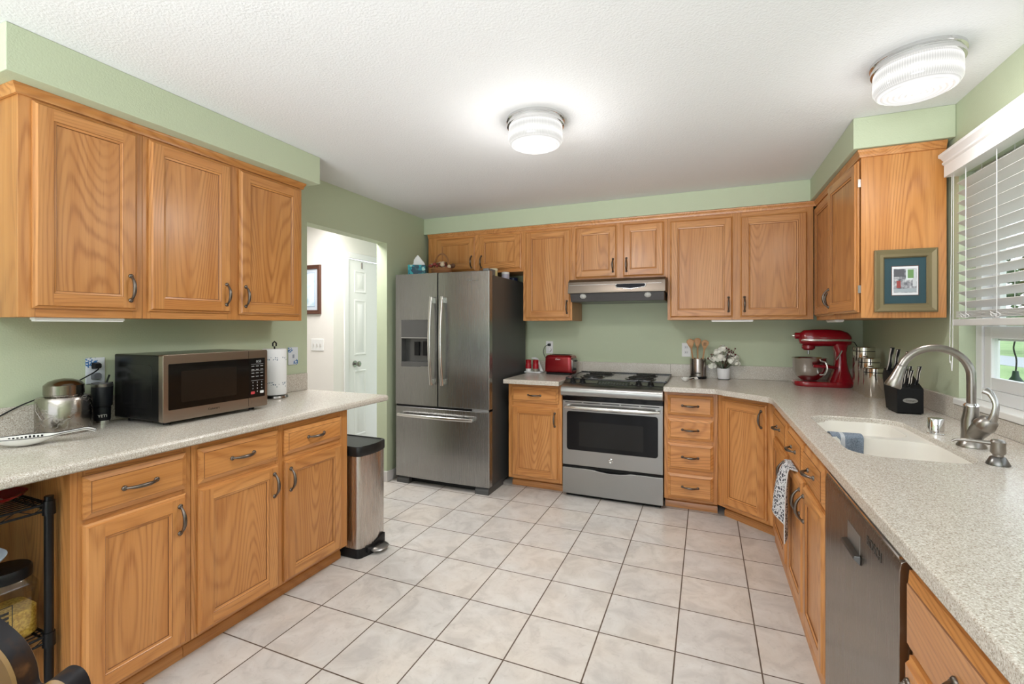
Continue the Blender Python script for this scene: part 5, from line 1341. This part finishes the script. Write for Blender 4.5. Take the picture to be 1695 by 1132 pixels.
# cloths
def terry():
    m = mat('blue_grey_terry', rough=0.95); g = G(m)
    tc = g.n('TexCoord').outputs['Object']; s = g.n('SeparateXYZ', {0: tc})
    st_ = g.math('LESS_THAN', g.math('ABSOLUTE', g.math('SUBTRACT', s.outputs[0], -0.018)), 0.007)
    n1 = g.n('TexNoise', {'Vector': tc, 'Scale': 260.0}).outputs[0]
    c = g.ramp(n1, [(0.35, (0.12, 0.155, 0.20)), (0.65, (0.22, 0.26, 0.32))])
    g.link(g.mix(st_, c, (0.45, 0.47, 0.50)), g.p.inputs['Base Color'])
    g.bump(n1, 0.6, 0.004); return m
def cloth(fn, nu, nv, th):
    P = [[Vector(fn(i / nu, j / nv)) for j in range(nv + 1)] for i in range(nu + 1)]
    m = M()
    vs = [p for r_ in P for p in r_]
    N = []
    for i in range(nu + 1):
        for j in range(nv + 1):
            a = P[min(i + 1, nu)][j] - P[max(i - 1, 0)][j]; b_ = P[i][min(j + 1, nv)] - P[i][max(j - 1, 0)]
            n_ = a.cross(b_); N.append(n_.normalized() if n_.length > 1e-9 else Vector((0, 0, 1)))
    k_ = len(vs); w_ = nv + 1
    allv = [v + n_ * th / 2 for v, n_ in zip(vs, N)] + [v - n_ * th / 2 for v, n_ in zip(vs, N)]
    fs = []
    for i in range(nu):
        for j in range(nv):
            a, b_, c_, d2 = i * w_ + j, (i + 1) * w_ + j, (i + 1) * w_ + j + 1, i * w_ + j + 1
            fs.append((a, b_, c_, d2)); fs.append((k_ + d2, k_ + c_, k_ + b_, k_ + a))
    rim = [i * w_ for i in range(nu + 1)] + [nu * w_ + j for j in range(1, nv + 1)] + [i * w_ + nv for i in range(nu - 1, -1, -1)] + [j for j in range(nv - 1, 0, -1)]
    for q in range(len(rim)):
        a, b_ = rim[q], rim[(q + 1) % len(rim)]; fs.append((a, k_ + a, k_ + b_, b_))
    return m.add(allv, fs)
dcl = thing('dish_cloth', 'blue-grey terry dish cloth hung over the sink divider', 'dish cloth', (0.545, 2.36, ZS))
def sink_cloth(u_, v_):
    s = (v_ - 0.42) * 0.30; wob = 0.006 * math.sin(u_ * 11 + v_ * 3)
    r_ = 0.030
    if abs(s) < r_ * PI / 2:
        a = s / r_; y, z = -math.sin(a) * (r_ + 0.004), 0.006 + (math.cos(a) - 1) * 0.010
    else:
        y = -math.copysign(r_ + 0.004, s); z = 0.006 - 0.010 - (abs(s) - r_ * PI / 2)
    x = -0.058 + 0.118 * u_ * (1 - 0.10 * v_)
    return (x, y - 0.004 * v_ + (wob if abs(s) > 0.03 else 0) * (-1 if s > 0 else 1) - (0.004 if s > 0.03 else 0), z + 0.003)
obj('cloth', cloth(sink_cloth, 16, 24, 0.004), terry(), dcl, smooth=80)
def printed():
    m = mat('black_white_print', rough=0.9); g = G(m)
    tc = g.n('TexCoord').outputs['Object']
    tc2 = g.n('VectorMath', {0: tc, 1: g.n('VectorMath', {0: g.n('TexNoise', {'Vector': tc, 'Scale': 30.0}).outputs[1], 1: (0.02, 0.02, 0.02)}, operation='MULTIPLY').outputs[0]}, operation='ADD').outputs[0]
    v = g.n('TexVoronoi', {'Vector': tc2, 'Scale': 62.0}, feature='DISTANCE_TO_EDGE').outputs[0]
    v2 = g.n('TexVoronoi', {'Vector': tc2, 'Scale': 30.0}).outputs[0]
    a = g.math('LESS_THAN', v, 0.13)
    b_ = g.math('LESS_THAN', v2, 0.30)
    f = g.math('ADD', a, b_, True)
    g.link(g.mix(f, (0.055, 0.058, 0.075), (0.66, 0.66, 0.68)), g.p.inputs['Base Color']); return m
dt = thing('dish_towel', 'black and white patterned dish towel hung over the sink cabinet door', 'dish towel', (0.372, 2.62, 0.695))
def towel(u_, v_):
    # v down from the folded edge over the door top, u along the door
    w_ = 0.155 * (0.60 + 0.55 * v_) ; y = -0.02 + (0.5 - u_) * w_ * 2 * (0.62) + 0.02 * v_
    tip = 0.055 * u_ + 0.05 * max(0, u_ - 0.55)
    L_ = 0.265 + tip * 1.1
    z = 0.004 - v_ * L_
    out_ = 0.006 + 0.078 * (v_ ** 0.6) * (0.55 + 0.45 * math.cos(u_ * 5.0 - 0.4)) * (1 - 0.35 * v_)
    return (-out_, y, z)
cl = obj('towel_cloth', cloth(towel, 22, 26, 0.003), printed(), dt, smooth=80)
hem = M().tube([Vector(towel(1 - i / 20, 1.0)) for i in range(21)], 0.0028, 6).tube([Vector(towel(1.0, i / 20)) for i in range(21)], 0.0026, 6)
obj('white_hem', hem, mat('hem_white', (0.68, 0.67, 0.66), 0.9), dt, smooth=60)
obj('fold_over', M().loft([[(-0.009, y, 0.003), (-0.004, y, 0.0065), (0.020, y, 0.0065), (0.0235, y, 0.003), (0.0235, y, -0.008), (0.0200, y, -0.003), (-0.004, y, 0.0035)] for y in (-0.110, 0.07)]), printed(), dt)

# picture on the end of the right wall cabinet
def street_print():
    m = mat('street_print', rough=0.5); g = G(m)
    n1 = g.n('TexNoise', {'Vector': g.coord((1, 1, 1)), 'Scale': 60.0, 'Detail': 4.0}).outputs[0]
    g.link(g.ramp(n1, [(0.35, (0.10, 0.10, 0.12)), (0.5, (0.30, 0.30, 0.33)), (0.65, (0.60, 0.60, 0.62))]), g.p.inputs['Base Color']); return m
fpic = frame('framed_picture', 'small street print in a bronze frame with teal mat on the cabinet end', 'picture', 0.254, 0.315, 0.043, 0.022, mat('bronze_frame', (0.21, 0.165, 0.085), 0.38, 0.35),
      [('mat_board', 0.17, 0.23, 0.006, mat('dark_teal_mat', (0.022, 0.062, 0.078), 0.7)), ('mat_liner', 0.112, 0.150, 0.007, mat('liner_brown', (0.10, 0.055, 0.05), 0.7)), ('print_margin', 0.105, 0.143, 0.008, mat('print_white_margin', (0.75, 0.75, 0.78), 0.6)),
       ('print', 0.093, 0.120, 0.0088, street_print())], (0.921, 2.919, 1.598), 0)
for nm, x0, x1, z0, z1, c in (('print_sky', 0.004, 0.030, 0.005, 0.058, (0.70, 0.74, 0.76)), ('print_tree', 0.010, 0.034, 0.012, 0.055, (0.15, 0.28, 0.10)), ('print_building', 0.030, 0.045, -0.030, 0.058, (0.55, 0.57, 0.60)), ('print_door', -0.034, -0.018, -0.036, 0.0, (0.33, 0.06, 0.055)), ('print_street', -0.045, 0.045, -0.058, -0.040, (0.36, 0.40, 0.44)), ('print_roof', -0.045, -0.002, 0.020, 0.058, (0.10, 0.10, 0.115))):
    obj(nm, M().box(x0, x1, -0.0094 if 'tree' not in nm else -0.0098, -0.008, z0, z1), mat(nm, c, 0.6), fpic)

# blind and valance
bl = thing('window_blind', 'white horizontal slat blind half raised over the kitchen window', 'blind', (1.088, 2.0, 1.372))
SLAT = mat('blind_white', (0.66, 0.65, 0.635), 0.45)
sl_ = M(); Y0, Y1 = -0.76, 0.800
zs = [0.095 + 0.0462 * i for i in range(13)]
for z in zs:
    tf = Matrix.Translation((0.012, 0, z)) @ Matrix.Rotation(math.radians(33), 4, 'Y')
    sl_.prism([(-0.025, -0.001), (-0.012, 0.0005), (0.0, 0.001), (0.012, 0.0005), (0.025, -0.001), (0.025, 0.0015), (0.012, 0.003), (0.0, 0.0035), (-0.012, 0.003), (-0.025, 0.0015)][::-1], 'y', Y0, Y1, tf=tf)
obj('slats', sl_, SLAT, bl)
st_ = M()
for i in range(6): st_.box(-0.012, 0.037, Y0, Y1, 0.037 + i * 0.0052, 0.0405 + i * 0.0052)
obj('stacked_slats', st_, SLAT, bl, bevel=0.001)
obj('bottom_rail', M().box(-0.020, 0.040, Y0 - 0.004, Y1 + 0.012, 0.0, 0.030), SLAT, bl, bevel=0.004)
cds = M()
for y in (0.70, 0.46, 0.10, -0.35): cds.cyl((-0.016, y, 0.04), (-0.016, y, 0.72), 0.0016, 6).cyl((0.038, y, 0.04), (0.038, y, 0.72), 0.0012, 6)
obj('lift_cord', cds, PLASTIC_W, bl)
obj('pull_cord', M().tube(smooth_path([(-0.020, 0.815, 0.72), (-0.022, 0.822, 0.2), (-0.026, 0.822, -0.14), (-0.024, 0.818, -0.165), (-0.022, 0.805, -0.14), (-0.020, 0.800, 0.72)]), 0.0014, 5), PLASTIC_W, bl)
loops = M()
for y in (0.70, 0.46, 0.10):
    loops.tube([(-0.022 + 0.003 * math.sin(5 * a), y + 0.028 * math.cos(a) * (1 + 0.35 * math.sin(3 * a)), 0.046 + 0.011 * math.sin(2 * a + 0.4)) for a in [2 * PI * i / 40 for i in range(40)]], 0.0016, 5, closed=True)
obj('cord_knot', loops, PLASTIC_W, bl)
obj('headrail', M().box(-0.018, 0.016, Y0, Y1, 0.735, 0.765), SLAT, bl)
vl = thing('window_valance', 'white moulded valance board across the top of the window', 'valance', (1.070, 2.0, 2.078))
vp = [(0.038, 0.0), (-0.022, 0.0), (-0.022, 0.055), (-0.030, 0.062), (-0.030, 0.070), (-0.024, 0.074), (-0.034, 0.088), (-0.044, 0.094), (-0.044, 0.108), (0.038, 0.108), (0.038, 0.098), (-0.008, 0.098), (-0.008, 0.012), (0.038, 0.012)]
obj('board', M().prism(vp, 'y', -0.81, 0.842), WHITE, vl)
obj('board_end', M().box(-0.021, 0.038, 0.832, 0.8415, 0.001, 0.10), WHITE, vl)

# ------------------------------------------------------------------ outdoors
def grass():
    m = mat('lawn_grass', rough=0.95); g = G(m)
    n1 = g.n('TexNoise', {'Vector': g.coord((1, 1, 1)), 'Scale': 0.35, 'Detail': 4.0}).outputs[0]
    g.link(g.ramp(n1, [(0.35, (0.20, 0.32, 0.12)), (0.65, (0.29, 0.42, 0.18))]), g.p.inputs['Base Color']); return m
struct('lawn', M().box(1.6, 260, -60, 320, -0.5, -0.4), grass())
struct('driveway', M().box(12.5, 16.5, -60, 120, -0.399, -0.385), mat('asphalt_pale', (0.40, 0.43, 0.46), 0.9))
LEAF = [watercolor('leaf_green', [(0.35, (0.02, 0.05, 0.015)), (0.65, (0.10, 0.17, 0.05))], 2.2), mat('bark', (0.08, 0.055, 0.04), 0.9)]
def tree(label, x, y, h_, r_, seed):
    rn = random.Random(seed)
    t = thing('garden_tree', label, 'tree', (x, y, -0.4), 0, 'trees beyond the lawn')
    obj('trunk', M().tube([(0, 0, 0), (0.1, 0.05, h_ * 0.35), (0, 0.1, h_ * 0.7)], [0.22, 0.16, 0.08], 10), LEAF[1], t, smooth=60)
    m = M()
    for i in range(1100):
        a = rn.uniform(0, 2 * PI); b_ = math.acos(rn.uniform(-1, 1)); q = rn.uniform(0.5, 1.0)
        c_ = Vector((r_ * q * math.sin(b_) * math.cos(a), r_ * q * math.sin(b_) * math.sin(a), h_ * 0.62 + h_ * 0.40 * q * math.cos(b_)))
        w_ = rn.uniform(0.18, 0.42)
        R_ = Matrix.Translation(c_) @ Matrix.Rotation(rn.uniform(0, 6), 4, 'Z') @ Matrix.Rotation(rn.uniform(0, 6), 4, 'X')
        m.loft([[(w_, 0, 0), (0, w_ * 0.6, 0), (-w_, 0, 0), (0, -w_ * 0.6, 0)], [(w_ * 0.3, 0, 0.06), (0, w_ * 0.2, 0.06), (-w_ * 0.3, 0, 0.06), (0, -w_ * 0.2, 0.06)]], tf=R_)
    obj('foliage', m, LEAF[0], t)
tree('leafy tree beyond the driveway, nearest the left edge of the window', 22.0, 42.0, 7.5, 3.6, 1)
tree('second leafy tree beyond the driveway, seen through the blind', 27.0, 32.0, 8.5, 3.6, 2)
tree('leafy tree beyond the driveway, at the right edge of the view', 24.0, 22.5, 8.0, 3.6, 3)
hm_ = M(); rn_ = random.Random(5)
hr = []
for i in range(61):
    y = -20 + i * 2.6
    hr.append([(60 + dx + rn_.uniform(-0.5, 0.5), y, z_ + (rn_.uniform(-0.7, 0.7) if z_ > 0 else 0)) for dx, z_ in ((-2.0, -0.4), (-2.2, 1.6), (-1.4, 3.6), (0.0, 4.4), (1.4, 3.6), (2.2, 1.6), (2.0, -0.4))])
hg = obj('hedge', hm_.loft(hr), LEAF[0], smooth=20); tag(hg, 'long dark hedge along the far edge of the lawn, seen through the blind', 'hedge')
gl_ = thing('garden_ornament', 'dark green bottle-shaped ornament on a thin stem outside the window', 'ornament', (1.60, 3.49, -0.02))
obj('post', M().cyl((0, 0, -0.4), (0, 0, 1.0), 0.02, 10), DARKSTEEL, gl_)
obj('bottle', M().lathe([(0.036, 1.0), (0.040, 1.02), (0.034, 1.08), (0.016, 1.11), (0.012, 1.14)], n=20), mat('dark_green_glaze', (0.02, 0.05, 0.03), 0.4), gl_, smooth=40)
obj('stem', M().tube(smooth_path([(0, 0, 1.13), (0.004, 0.0, 1.20), (-0.006, 0.004, 1.27), (0.006, 0, 1.34)]), 0.004, 6), BLACKM, gl_)
rl = thing('deck_railing', 'orange-brown wooden deck railing outside the window', 'railing', (2.5, 3.5, -0.4))
RW = mat('cedar_stain', (0.42, 0.20, 0.09), 0.6)
obj('top_rail', M().box(-0.06, 0.06, -3.0, 3.6, 1.235, 1.270), RW, rl, bevel=0.005)
for y in (-2.0, 0.2, 2.4): obj('post', M().box(-0.045, 0.045, y - 0.045, y + 0.045, 0, 1.235), RW, rl)
